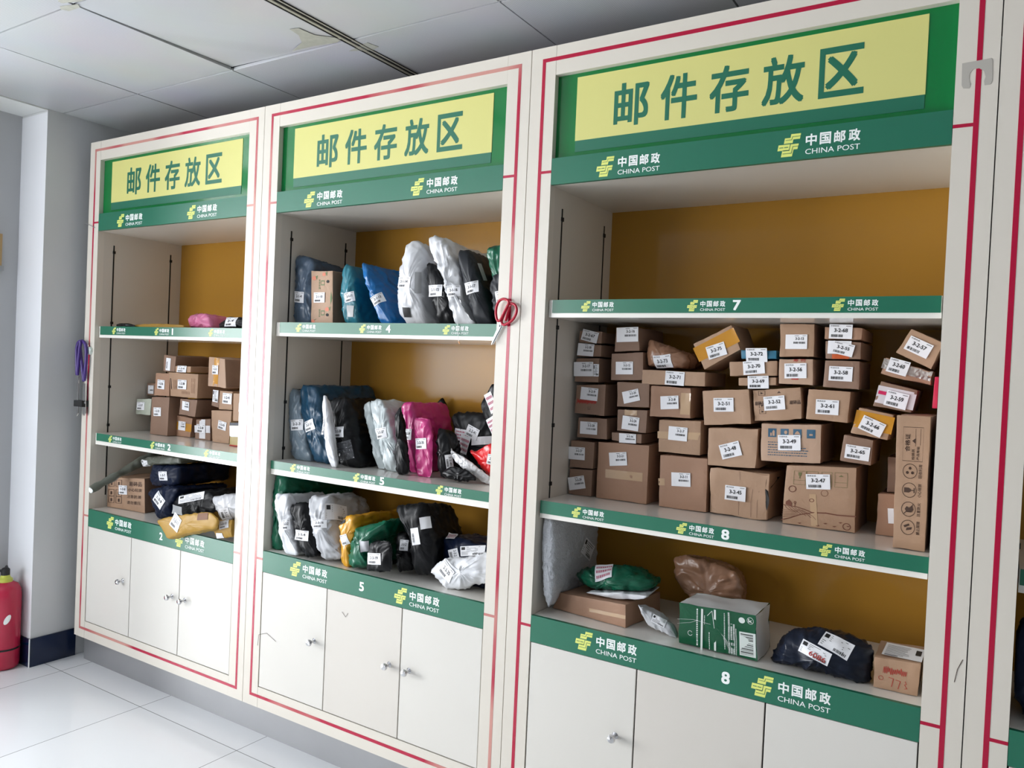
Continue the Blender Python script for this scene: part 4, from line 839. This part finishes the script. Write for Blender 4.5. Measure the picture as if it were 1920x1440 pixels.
BAG('black_parcel', 'black parcel criss-crossed with red lettered white tape and sticker 2-2-41', 'parcel', 'D', [(1385, 455), (1500, 448), (1640, 452), (1700, 600), (1700, 'g'), (1560, 'g'), (1420, 'g'), (1400, 640), (1372, 490)], .235, .15, 'black', ZD, 73, [([(1405, 570), (1530, 590), (1520, 680), (1408, 655)], '', 'T'), ([(1530, 640), (1690, 630), (1690, 690), (1540, 700)], '', '#w'), ([(1460, 620), (1530, 640), (1500, 780), (1440, 740)], '', 'T'), ([(1515, 540), (1608, 590), (1568, 665), (1485, 620)], '2-2-41', 'B')], GD, rf=.03)
BAG('black_parcel', 'black parcel with white tape high against the right cabinet side', 'parcel', 'D', [(1597, 400), (1640, 320), (1680, 245), (1760, 240), (1790, 'g'), (1710, 'g'), (1690, 620), (1650, 540)], .215, .015, 'black', ZD, 74, [([(1635, 320), (1690, 290), (1725, 440), (1680, 470)], '', 'T'), ([(1650, 520), (1725, 460), (1720, 600), (1680, 610)], '', 'T')], GD, rf=.006)
BAG('red_parcel_bag', 'bright red bag at the right end of the middle shelf', 'parcel bag', 'D', [(1508, 735), (1560, 742), (1640, 690), (1760, 668), (1770, 'g'), (1690, 'g'), (1600, 870), (1545, 800)], .155, .05, 'red', ZD, 75, [([(1660, 765), (1740, 780), (1730, 860), (1645, 835)], '2-2-4', 'B')], GD, amp=.003)
BAG('foil_pouch', 'shiny silver foil pouch lying in front of the red bag', 'pouch', 'D', [(1368, 712), (1400, 752), (1480, 790), (1570, 860), (1700, 960), (1700, 'g'), (1600, 960), (1520, 905), (1440, 850), (1385, 790)], .135, .015, 'foil', ZD, 76, (), GD, rf=.006, amp=.003)

settle()
# ------------------------------------------------------------------ second cabinet, lowest compartment
GH = 'parcels in the lowest compartment of the second cabinet'
BAG('green_parcel_bag', 'dark green bag standing at the far left of the lowest compartment', 'parcel bag', 'H', [(138, 120), (200, 125), (225, 200), (200, 330), (180, 520), (175, 'g'), (100, 'g'), (128, 560), (105, 290)], .03, .36, 'green', LT, 81, (), GH, back=(1.2, .9, .02), amp=.006)
BAG('white_parcel_bag', 'narrow white bag standing in front of the green bag', 'parcel bag', 'H', [(125, 268), (225, 264), (248, 400), (275, 600), (310, 735), (205, 750), (185, 620), (150, 440)], -.006, .22, 'white', LT, 82, [([(190, 460), (250, 455), (262, 530), (200, 535)], '2-3-2', 'B')], GH, amp=.004, back=(.6, .95, .0))
BAG('black_parcel_bag', 'black bag with sticker 2-3-4', 'parcel bag', 'H', [(240, 350), (350, 333), (385, 430), (412, 600), (450, 738), (375, 750), (325, 700), (292, 560), (258, 450)], .0, .2, 'black', LT, 83, [([(285, 535), (398, 540), (388, 622), (287, 605)], '2-3-4', 'B')], GH)
BAG('silver_parcel_bag', 'creased silver grey bag with sticker 2-3-16 and a waybill', 'parcel bag', 'H', [(368, 290), (400, 272), (500, 290), (540, 380), (560, 470), (600, 620), (630, 755), (495, 798), (462, 700), (420, 580), (410, 450)], .0, .28, 'silver', LT, 84, [([(500, 330), (700, 360), (690, 460), (540, 460)], '', 'W'), ([(415, 455), (532, 450), (532, 520), (420, 520)], '2-3-16', 'B')], GH, rf=.05, amp=.006, back=(.75, .92, -.01))
BAG('yellow_parcel_bag', 'yellow and black bag between the silver bag and the green bag', 'parcel bag', 'H', [(617, 478), (680, 428), (740, 435), (745, 540), (700, 640), (690, 'g'), (640, 'g'), (622, 560)], .02, .3, mat('yellow_bag', (204, 148, 30), .3, bump=.4, bscale=16, ridged=True), LT, 85, [([(630, 580), (690, 560), (690, 640), (640, 655)], '', 'B'), ([(620, 465), (668, 455), (675, 480), (630, 490)], '', '#k')], GH, back=(.9, .95, 0))
BAG('green_parcel_bag', 'shiny green bag leaning forward in the middle of the compartment', 'parcel bag', 'H', [(752, 512), (860, 490), (955, 470), (930, 560), (860, 620), (830, 720), (820, 832), (700, 850), (668, 760), (690, 620), (735, 525)], .0, .32, 'green', LT, 86, [([(790, 625), (860, 612), (835, 695), (770, 700)], '', 'P')], GH, rf=.04, amp=.007, back=(.85, .9, 0))
BAG('black_parcel', 'squat black wrapped parcel with sticker 2-3-19', 'parcel', 'H', [(838, 640), (900, 615), (990, 620), (1010, 660), (1012, 835), (990, 852), (830, 845), (815, 820)], -.004, .035, 'black', LT, 87, [([(833, 708), (937, 710), (935, 795), (832, 792)], '2-3-19', 'B')], GH, rf=.014, amp=.003)
BAG('black_parcel_bag', 'black bag half hidden behind the squat black parcel', 'parcel bag', 'H', [(1048, 560), (1100, 565), (1145, 620), (1160, 835), (1060, 855), (1040, 800)], .07, .2, 'black', LT, 88, [([(1080, 605), (1142, 612), (1140, 692), (1073, 688)], '2-3-2', 'B')], GH)
BAG('black_parcel_bag', 'large flat black bag leaning left with two white waybills', 'parcel bag', 'H', [(1018, 358), (1120, 345), (1230, 330), (1290, 480), (1330, 640), (1325, 870), (1190, 888), (1155, 780), (1140, 600), (1065, 450)], .045, .24, 'black', LT, 89, [([(1213, 447), (1322, 430), (1305, 520), (1245, 528)], '', 'P'), ([(1150, 525), (1215, 517), (1235, 640), (1183, 650)], '', 'R')], GH, rf=.04, back=(.92, .9, -.01))
BAG('navy_parcel_bag', 'dark navy bag under two stickers behind the white crumpled bag', 'parcel bag', 'H', [(1350, 610), (1400, 588), (1560, 620), (1720, 670), (1790, 720), (1790, 'g'), (1380, 'g'), (1360, 780)], .115, .2, 'navy', LT, 90, [([(1520, 650), (1705, 665), (1730, 705), (1545, 740)], '', 'W'), ([(1438, 690), (1505, 670), (1535, 740), (1460, 752)], '2-3-2', 'R'), ([(1430, 535), (1500, 540), (1500, 605), (1420, 600)], '', 'T')], GH)
BAG('white_parcel_bag', 'crumpled white bag with sticker 2-3-25 at the right front', 'parcel bag', 'H', [(1290, 850), (1330, 792), (1400, 740), (1470, 765), (1600, 728), (1750, 698), (1790, 800), (1780, 920), (1640, 942), (1545, 988), (1400, 975), (1360, 930)], .035, .08, 'white', LT, 91, [([(1420, 762), (1497, 860), (1430, 930), (1362, 830)], '2-3-25', 'B')], GH, rf=.03, amp=.006)

settle()
# ------------------------------------------------------------------ first cabinet, upper shelf
ZE = S1[0][1]; GE = 'parcels and pouches on the upper shelf of the first cabinet'
BAG('rose_parcel_bag', 'shiny rose pink bag lying on the top shelf of the left cabinet', 'parcel bag', 'E', [(1135, 250), (1150, 190), (1210, 166), (1340, 166), (1400, 200), (1410, 320), (1300, 330), (1150, 322)], .10, .28, 'rose', ZE, 101, (), GE, rf=.03, back=(.8, .7, 0))
BAG('black_parcel_bag', 'black bag with a white waybill next to the pink bag', 'parcel bag', 'E', [(1475, 290), (1540, 225), (1580, 205), (1700, 208), (1800, 200), (1840, 250), (1840, 330), (1480, 330)], .085, .2, 'black', ZE, 102, [([(1565, 208), (1703, 210), (1700, 325), (1565, 325)], '2-4', 'B')], GE, rf=.03)
BAG('kraft_envelope', 'tan envelope lying flat on the top shelf, right of the dark pouch', 'envelope', 'E', [(545, 296), (700, 282), (900, 284), (1105, 298), (1105, 328), (545, 322)], .06, .3, 'gold', ZE, 103, (), GE, amp=.001, rf=.004)
BAG('dark_pouch', 'small black and red pouch at the left of the top shelf', 'pouch', 'E', [(340, 292), (380, 276), (480, 278), (550, 296), (550, 318), (345, 312)], .04, .015, 'black', ZE, 104, (), GE, amp=.001, rf=.006)

settle()
# ------------------------------------------------------------------ first cabinet, middle shelf
ZK = S2[0][1]; GK = 'parcels on the middle shelf of the first cabinet'
def C1(desc, quad, mt, stk=None, txt='', style='B', yf=.2, D=.2, g=None, name='cardboard_box', **k):
    o, bv = carton(name, desc, 'cardboard box', 'K', quad, yf, D, mt, g, seed=SEED[0] % 89, group=GK, **k)
    if stk: sticker(o, bv, cv('K', stk), txt, style, yf)
    return o, bv
C1('tall upright cardboard box standing left on the middle shelf of the first cabinet', [(300, 712), (533, 715), (505, 1220), (278, 1190)], CB[3], [(343, 848), (437, 850), (435, 962), (340, 958)], '1-2-33', yf=.186, D=.10, g=ZK)
C1('dark low box in the corner behind the tall upright box', [(252, 958), (310, 958), (310, 1178), (258, 1175)], CB[3], yf=.29, D=.10, g=ZK)
C1('pale greenish parcel beside the panel, left of the tall upright box', [(105, 735), (303, 735), (285, 955), (95, 938)], mat('pale_wrap', (176, 182, 168), .25, bump=.3, bscale=40), [(125, 780), (222, 782), (220, 885), (125, 880)], '1-2-37', yf=.208, D=.1, amp=.003, name='wrapped_parcel')
C1('cardboard box half hidden above the pale greenish parcel', [(243, 535), (365, 535), (355, 705), (232, 695)], CB[3], [(262, 565), (335, 568), (330, 675), (260, 672)], '', 'A', yf=.265, D=.14)
C1('cardboard box resting on the tall upright box, left of the large printed box', [(355, 403), (530, 410), (530, 712), (330, 700)], CB[4], [(388, 492), (480, 500), (468, 620), (378, 605)], '1-2-36', yf=.195, D=.11)
o, bv = C1('large printed cardboard box in the middle of the pile in the first cabinet', [(520, 397), (905, 418), (888, 738), (540, 705)], CB[0], [(645, 492), (758, 498), (755, 620), (643, 610)], '1-2-38', yf=.19, D=.22)
print_on(o, cv('K', [(520, 397), (905, 418), (888, 738), (540, 705)]), .19, lambda g, m: [rect(g, .05, .08, .3, .75, m, INKBR)] + [rect(g, .15 + i * .05, .17 + i * .05, .3, .7, m, cardboard(6, (140, 106, 82))) for i in range(3)] + [rect(g, .78 + i * .05, .80 + i * .05, .2, .8, m, cardboard(6, (140, 106, 82))) for i in range(3)] + [rect(g, .45 + i * .05, .475 + i * .05, .14, .26, m, cardboard(6, (140, 106, 82))) for i in range(6)])
C1('cardboard box with a sideways sticker, topmost at the left of the pile', [(460, 168), (618, 190), (600, 395), (448, 388)], CB[3], [(500, 210), (555, 220), (545, 378), (485, 370)], '', 'R', yf=.195, D=.22)
C1('flat cardboard box lying on the large printed box', [(606, 315), (810, 322), (805, 405), (604, 396)], CB[2], [(643, 315), (760, 318), (757, 402), (640, 397)], '1-2-4', yf=.192, D=.22)
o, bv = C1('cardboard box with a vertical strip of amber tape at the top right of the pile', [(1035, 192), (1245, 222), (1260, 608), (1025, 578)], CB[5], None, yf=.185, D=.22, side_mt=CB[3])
patch(o, bv, cv('K', [(1100, 208), (1165, 216), (1165, 590), (1105, 580)]), TAPEY, .185, 'packing_tape', .0005); sticker(o, bv, cv('K', [(1087, 306), (1165, 311), (1165, 428), (1091, 422)]), '1-2-3', 'B', .185)
C1('tilted cardboard box with a tilted sticker under the large printed box', [(672, 735), (893, 748), (860, 985), (642, 948)], CB[3], [(712, 770), (803, 785), (780, 895), (692, 870)], '1-2-40', 'A', yf=.2, D=.2, amp=.003)
o, bv = C1('cardboard box with an amber tape band standing on the shelf under the tilted box', [(617, 945), (830, 985), (797, 1250), (612, 1220)], CB[4], None, yf=.232, D=.16, g=ZK)
patch(o, bv, cv('K', [(612, 1030), (822, 1070), (815, 1170), (612, 1130)]), TAPEY, .232, 'packing_tape', .0005); sticker(o, bv, cv('K', [(655, 1020), (748, 1038), (743, 1148), (653, 1140)]), '1-2-9', 'A', .232)
o, bv = C1('small parcel crossed with white tape standing on the shelf', [(872, 1000), (1062, 998), (1058, 1280), (852, 1250)], CB[3], None, yf=.217, D=.18, g=ZK)
patch(o, bv, cv('K', [(920, 1006), (1000, 1004), (987, 1255), (915, 1245)]), TAPEW, .217, 'tape', .0006); patch(o, bv, cv('K', [(862, 1080), (1060, 1085), (1058, 1180), (858, 1170)]), TAPEW, .217, 'tape', .0009); sticker(o, bv, cv('K', [(893, 1062), (1000, 1072), (1000, 1180), (890, 1172)]), '1-2-8', 'B', .217)
C1('narrow box with a green and white waybill under the amber taped box', [(1097, 618), (1172, 622), (1165, 862), (1068, 828)], CB[3], [(1102, 622), (1165, 632), (1160, 788), (1087, 772)], '', 'W', yf=.21, D=.18)
C1('cardboard box under the amber taped box, right of the narrow waybill box', [(1175, 628), (1345, 642), (1338, 888), (1162, 876)], CB[0], [(1225, 662), (1343, 674), (1332, 812), (1217, 797)], '1-2-41', yf=.19, D=.2)
C1('cardboard box pushed against the right cabinet side', [(1352, 662), (1500, 670), (1500, 1035), (1345, 1030)], CB[0], [(1430, 790), (1490, 792), (1488, 908), (1428, 905)], '', 'P', yf=.17, D=.2)
C1('cardboard box standing on the shelf left of the navy and gold box', [(1066, 882), (1335, 888), (1297, 1320), (1080, 1285)], CB[2], [(1160, 1010), (1270, 1045), (1262, 1155), (1165, 1120)], '1-2-43', yf=.205, D=.19, g=ZK)
o, bv = carton('printed_box', 'small navy white and gold box with a red base, right end of shelf', 'box', 'K', [(1315, 1040), (1500, 1045), (1490, 1370), (1300, 1340)], .165, .12, mat('gold_board', (176, 158, 104), .4), ZK, 33, group=GK, top_mt=mat('navy_board', (26, 38, 58), .4))
patch(o, bv, cv('K', [(1312, 1042), (1495, 1046), (1495, 1085), (1310, 1082)]), mat('navy_board', (26, 38, 58)), .165, 'navy_band', .0006); patch(o, bv, cv('K', [(1312, 1085), (1495, 1088), (1492, 1235), (1308, 1225)]), PAPER, .165, 'white_panel', .0005)
patch(o, bv, cv('K', [(1305, 1325), (1490, 1350), (1490, 1368), (1302, 1342)]), INKRED, .165, 'red_band', .0007)

# ------------------------------------------------------------------ first cabinet, lowest compartment
GL = 'parcels in the lowest compartment of the first cabinet'
LQ = [(207, 588), (572, 600), (575, 940), (195, 880)]
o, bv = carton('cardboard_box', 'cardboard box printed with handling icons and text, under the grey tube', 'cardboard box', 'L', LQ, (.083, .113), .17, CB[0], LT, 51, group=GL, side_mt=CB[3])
sticker(o, bv, cv('L', [(325, 668), (408, 670), (402, 760), (325, 752)]), '1-3-8', 'B', .1)
def pl(g, m):
    for x, z in ((.14, .72), (.30, .72), (.14, .42), (.30, .42), (.14, .20), (.30, .20)):
        for a, b in (((x, z), (x + .12, z)), ((x + .12, z), (x + .12, z + .2)), ((x + .12, z + .2), (x, z + .2)), ((x, z + .2), (x, z))): pline(g, [a, b], .012, m, INKBR)
        rect(g, x + .04, x + .08, z + .04, z + .14, m, INKBR)
    put_text(g, '易碎品', .58, .86, .74, .88, m, INKBR, .02); put_text(g, '小心轻放', .56, .86, .58, .68, m, INKBR, .01); put_text(g, '注意防潮', .54, .84, .38, .48, m, INKBR, .01); put_text(g, '请勿重压', .54, .84, .20, .30, m, INKBR, .01)
print_on(o, cv('L', LQ), .098, pl)
# tube in grey plastic sticking out over the front
g = MB(); p0 = at(171, 918, -.055); p1 = at(248, 875, .12); p2 = at(300, 847, .26); tb = []
rr = random.Random(6)
for i in range(15):
    t = i / 14; p = p0.lerp(p1, t / .55) if t < .55 else p1.lerp(p2, (t - .55) / .45); tb.append(p)
g.tube(tb, [.017 + .003 * math.sin(i * 2.1) + (.006 if i > 7 else 0) for i in range(15)], BG['olive'], 20); g.lathe([(.0001, 0), (.014, 0), (.016, .002)], WHITE, tuple(p0 + Vector((0, -.0035, 0))), 'y')
tag(g.build('wrapped_tube', None, smooth=True), 'long tube wrapped in grey plastic poking out of the lowest compartment', 'tube', GL)
BAG('olive_parcel_bag', 'flat grey olive bag lying on top of the navy bag', 'parcel bag', 'L', [(515, 425), (600, 395), (780, 392), (900, 400), (900, 462), (640, 470), (530, 492)], .10, .3, 'olive', LT + .2, 111, [([(540, 435), (618, 432), (600, 485), (525, 490)], '', 'W')], GL, rf=.02, amp=.003)
BAG('navy_parcel_bag', 'long navy bag lying directly under the olive grey bag', 'parcel bag', 'L', [(628, 475), (760, 470), (893, 478), (880, 580), (868, 670), (760, 685), (640, 680), (600, 600)], .09, .32, 'navy', LT + .1, 112, [([(703, 535), (788, 535), (793, 622), (712, 622)], '1-3-7', 'B')], GL, rf=.03)
BAG('black_parcel_bag', 'black bag with tilted sticker 1-3-9 hanging towards the shelf edge', 'parcel bag', 'L', [(590, 735), (660, 700), (800, 682), (870, 700), (850, 790), (805, 850), (800, 960), (740, 990), (680, 1000), (655, 940), (640, 860)], .05, .3, 'navy', LT, 113, [([(710, 735), (785, 835), (710, 890), (632, 790)], '1-3-9', 'B')], GL, amp=.006)
BAG('black_parcel_bag', 'black bag with a long printed strip label and clear pouch', 'parcel bag', 'L', [(860, 775), (1000, 730), (1180, 715), (1245, 800), (1255, 920), (1100, 945), (960, 960), (880, 960), (820, 860)], .06, .3, 'black', LT, 114, [([(870, 775), (1150, 730), (1165, 800), (885, 838)], '', 'W'), ([(815, 850), (950, 890), (920, 960), (808, 960)], '', '#g')], GL, amp=.005)
EV, EVb = bag('yellow_mailer', 'ochre yellow mailer with sticker drooping over the shelf edge', 'mailer', 'L', [(665, 1010), (780, 975), (910, 955), (1100, 935), (1205, 930), (1275, 1000), (1262, 1085), (1100, 1110), (900, 1155), (775, 1192), (745, 1120)], -.056, .050, BG['gold'], LT - .09, 115, .0025, .012, (.8, .8, 0), GL)
sticker(EV, EVb, cv('L', [(880, 960), (945, 1040), (865, 1095), (797, 1012)]), '1-3-11', 'B', -.05)
patch(EV, EVb, cv('L', [(1060, 955), (1170, 945), (1195, 985), (1100, 990)]), mat('faded_brown_print', (110, 66, 30), .6), -.05, 'printed_text', .0008)
BAG('white_parcel_bag', 'silvery white bag with sideways sticker 1-3-12', 'parcel bag', 'L', [(1200, 785), (1330, 762), (1480, 742), (1520, 800), (1520, 980), (1400, 1000), (1290, 1010), (1245, 900)], .02, .2, 'silver', LT, 116, [([(1290, 900), (1385, 882), (1402, 990), (1312, 1000)], '1-3-12', 'R')], GL, amp=.003)
BAG('yellow_mailer', 'small padded yellow mailer with worn white edges at the right front', 'mailer', 'L', [(1182, 1042), (1265, 1012), (1380, 1000), (1480, 998), (1490, 1150), (1345, 1182), (1262, 1180), (1228, 1120)], -.012, .03, 'gold', LT, 117, [([(1270, 1020), (1370, 1000), (1395, 1060), (1310, 1082)], '1-3-13', 'B'), ([(1250, 1140), (1335, 1120), (1330, 1180), (1262, 1180)], '', '#w')], GL, amp=.002, rf=.012)

settle()
# ------------------------------------------------------------------ fourth cabinet: the little that shows
BAG('black_parcel_bag', 'shiny black bag in the lowest compartment at the right edge of the picture', 'parcel bag', 'F', [(1899, 1210), (1925, 1160), (1990, 1150), (2010, 1360), (1925, 1352), (1900, 1300)], .05, .2, 'navy', LT, 121, (), 'parcels in the fourth cabinet', amp=.006)

settle()
# ------------------------------------------------------------------ scissors, extinguisher, small things
def loop(r, P, y, tilt=0): return [at(a, b, y + tilt * i) for i, (a, b) in enumerate(cv(r, P))]
def smoothp(P, closed=True):
    for _ in range(2):
        Q = []
        for i in range(len(P) if closed else len(P) - 1):
            a, b = P[i], P[(i + 1) % len(P)]; Q += [a.lerp(b, .25), a.lerp(b, .75)]
        P = Q
    return P
REG['S'] = (900, 540, 12); REG['P'] = (120, 620, 8)
sc = empty('scissors', at(936, 606, -.01)); tag(sc, 'red handled scissors hanging on the post between the second and third cabinet', 'scissors')
M0 = Matrix.Translation(-sc.location)
def part(g, name, par, **k):
    o = g.build(name, par, **k); o.matrix_parent_inverse = Matrix.Translation(-par.location); return o
BLADE = mat('blade_steel', (150, 154, 156), .3, metal=.9)
bl = [at(*p, -.012) for p in cv('S', [(400, 770), (470, 780), (478, 850), (440, 930), (350, 1100), (262, 1280), (250, 1268), (300, 1100), (380, 920), (405, 850)])]
g = MB(); n = len(bl); g.mesh([tuple(p) for p in bl] + [tuple(p + Vector((0, .0025, 0))) for p in bl], [tuple(range(n)), tuple(range(2 * n - 1, n - 1, -1))] + [(i, (i + 1) % n, n + (i + 1) % n, n + i) for i in range(n)], BLADE); part(g, 'blade', sc)
bl2 = [p + Vector((.004, .003, .0015)) for p in bl]
g = MB(); g.mesh([tuple(p) for p in bl2] + [tuple(p + Vector((0, .0025, 0))) for p in bl2], [tuple(range(n)), tuple(range(2 * n - 1, n - 1, -1))] + [(i, (i + 1) % n, n + (i + 1) % n, n + i) for i in range(n)], BLADE); part(g, 'blade', sc)
for P, y in (([(500, 245), (590, 250), (650, 300), (640, 370), (580, 480), (520, 600), (455, 735), (395, 745), (362, 650), (355, 500), (385, 370), (430, 290)], -.016), ([(640, 360), (700, 345), (790, 370), (830, 470), (815, 590), (740, 720), (640, 790), (545, 840), (470, 780), (530, 620), (590, 460)], -.011), ([(690, 380), (640, 500), (600, 640), (560, 800)], -.011)):
    g = MB(); g.tube(smoothp([at(*p, y) for p in cv('S', P)], len(P) > 4), .0042, RED, 10, closed=len(P) > 4); part(g, 'handle', sc, smooth=True)
g = MB(); c = at(*cv('S', [(432, 850)])[0], -.0128); g.lathe([(.0001, -.002), (.0035, -.0016), (.004, 0)], STEEL, tuple(c), 'y', 12); part(g, 'pivot_screw', sc)
g = MB(); c = at(*cv('S', [(545, 255)])[0], -.016); g.tube([c, Vector((c.x, .0, c.z + .002))], .0022, CHROME, 8); tag(g.build('hook', None), 'small metal hook carrying the red scissors', 'hook')
PUR = mat('purple_plastic', (66, 44, 118), .3)
ps = empty('scissors', at(160, 700, -.01)); tag(ps, 'purple handled scissors clipped to the left edge of the first cabinet', 'scissors')
for P, y in (([(265, 145), (315, 180), (335, 260), (335, 420), (320, 600), (300, 790), (285, 640), (262, 450), (240, 300), (240, 190)], -.018), ([(255, 150), (215, 175), (192, 250), (190, 420), (196, 660), (205, 660), (222, 420), (240, 240)], -.028)):
    g = MB(); g.tube(smoothp([at(*p, y) for p in cv('P', P)]), .0075, PUR, 10, closed=True); part(g, 'handle', ps, smooth=True)
for P, y in (([(285, 790), (318, 790), (322, 1240), (300, 1275), (275, 1240)], -.016), ([(182, 680), (220, 680), (210, 1240), (190, 1280), (180, 1240)], -.026)):
    b = [at(*p, y) for p in cv('P', P)]; n = len(b); g = MB(); g.mesh([tuple(p) for p in b] + [tuple(p + Vector((0, .003, 0))) for p in b], [tuple(range(n)), tuple(range(2 * n - 1, n - 1, -1))] + [(i, (i + 1) % n, n + (i + 1) % n, n + i) for i in range(n)], CHROME); part(g, 'blade', ps)
cb = at(*cv('P', [(245, 1090)])[0], -.02); hk = empty('scissor_clip', cb); tag(hk, 'black clip with a silver screw holding the purple scissors', 'clip')
a_, b_ = at(*cv('P', [(148, 1040)])[0], -.031), at(*cv('P', [(340, 1145)])[0], -.008)
g = MB(); g.box(a_.x, b_.x, -.031, -.001, b_.z, a_.z, BLACK); part(g, 'bracket', hk); c = at(*cv('P', [(312, 1080)])[0], -.0315); g = MB(); g.lathe([(.0001, -.0015), (.005, -.001), (.0055, 0)], CHROME, (c.x, -.0313, c.z), 'y', 14); part(g, 'screw', hk)
c = at(*cv('P', [(378, 300)])[0], -.006); g = MB(); g.lathe([(.0001, -.005), (.017, -.004), (.019, 0), (.019, .006), (.0001, .006)], mat('clear_disc', (196, 206, 200), .15), (c.x, -.006, c.z), 'y', 26); tag(g.build('magnet_disc', None, smooth=True), 'round pale disc behind the purple scissors on the cabinet edge', 'magnet')
# wires left over on the cabinets
g = MB(); g.tube([at(159, 418, -.01), at(168, 422, -.008), at(178, 427, -.001)], .0014, STEEL, 6); tag(g.build('wire_stub', None), 'short dark wire sticking out near the top of the first cabinet', 'wire')
g = MB(); g.tube([at(858, 606, .012), at(858.5, 624, .012), at(860, 640, .011)], .0010, WHITE, 6); g.tube([at(860, 640, .011), at(862, 645, .010)], .0016, mat('orange_tip', (224, 150, 80), .4), 6); tag(g.build('string', None), 'white string hanging from the upper shelf of the second cabinet', 'string')
# fire extinguisher
ex = empty('fire_extinguisher', (-.172, -.228, 0)); tag(ex, 'red fire extinguisher standing in front of the column at the left edge', 'fire extinguisher')
RX = mat('extinguisher_red', (178, 36, 66), .25)
g = MB(); g.lathe([(.0001, .004), (.058, .004), (.065, .012), (.067, .03), (.067, .33), (.064, .36), (.052, .382), (.033, .393), (.026, .397), (.0001, .397)], RX, (0, 0, 0), 'z', 40); g.lathe([(.0671, .09), (.0675, .092), (.0675, .097), (.0671, .099)], BLACK, (0, 0, 0), 'z', 40); o = g.build('cylinder', ex, smooth=True, local=True)
g = MB(); g.lathe([(.027, .393), (.030, .395), (.030, .407), (.020, .415), (.018, .425)], mat('yellow_green_ring', (190, 196, 80), .4), (0, 0, 0), 'z', 28); g.build('collar', ex, smooth=True, local=True)
g = MB(); g.lathe([(.016, .413), (.018, .415), (.018, .45), (.012, .457), (.0001, .457)], BLACK, (0, 0, 0), 'z', 20); g.build('valve', ex, smooth=True, local=True)
g = MB(); g.tube([(0, 0, .455), (.03, -.01, .47), (.055, -.02, .465)], .006, BLACK, 8); g.build('lever', ex, smooth=True, local=True)
g = MB(); g.tube([(.0, 0, .44), (-.04, -.03, .445), (-.07, -.04, .40), (-.075, -.04, .2)], .007, BLACK, 8); g.build('hose', ex, smooth=True, local=True)
g = MB(); P = []
for i in range(14):
    t = i * 2 * math.pi / 14; a = -.25 + .22 * math.cos(t) ; z = .235 + .018 * math.sin(t) + .012 * math.cos(t); P.append((.0677 * math.cos(a), .0677 * math.sin(a), z))
g.poly(P, WHITE); g.build('torn_sticker', ex, local=True)
# notice holder on the left wall
g = MB(); g.box(-.305, -.292, -.60, -.232, 1.838, 1.985, mat('tan_board', (170, 140, 96), .6)); g.box(-.305, -.285, -.62, -.225, 1.815, 1.838, STEEL); tag(g.build('notice_board', None), 'tan edge of a notice board with metal ledge at the left edge', 'notice board')
for o in COL.objects:
    for k in ('soft', 'ground'):
        if k in o: del o[k]
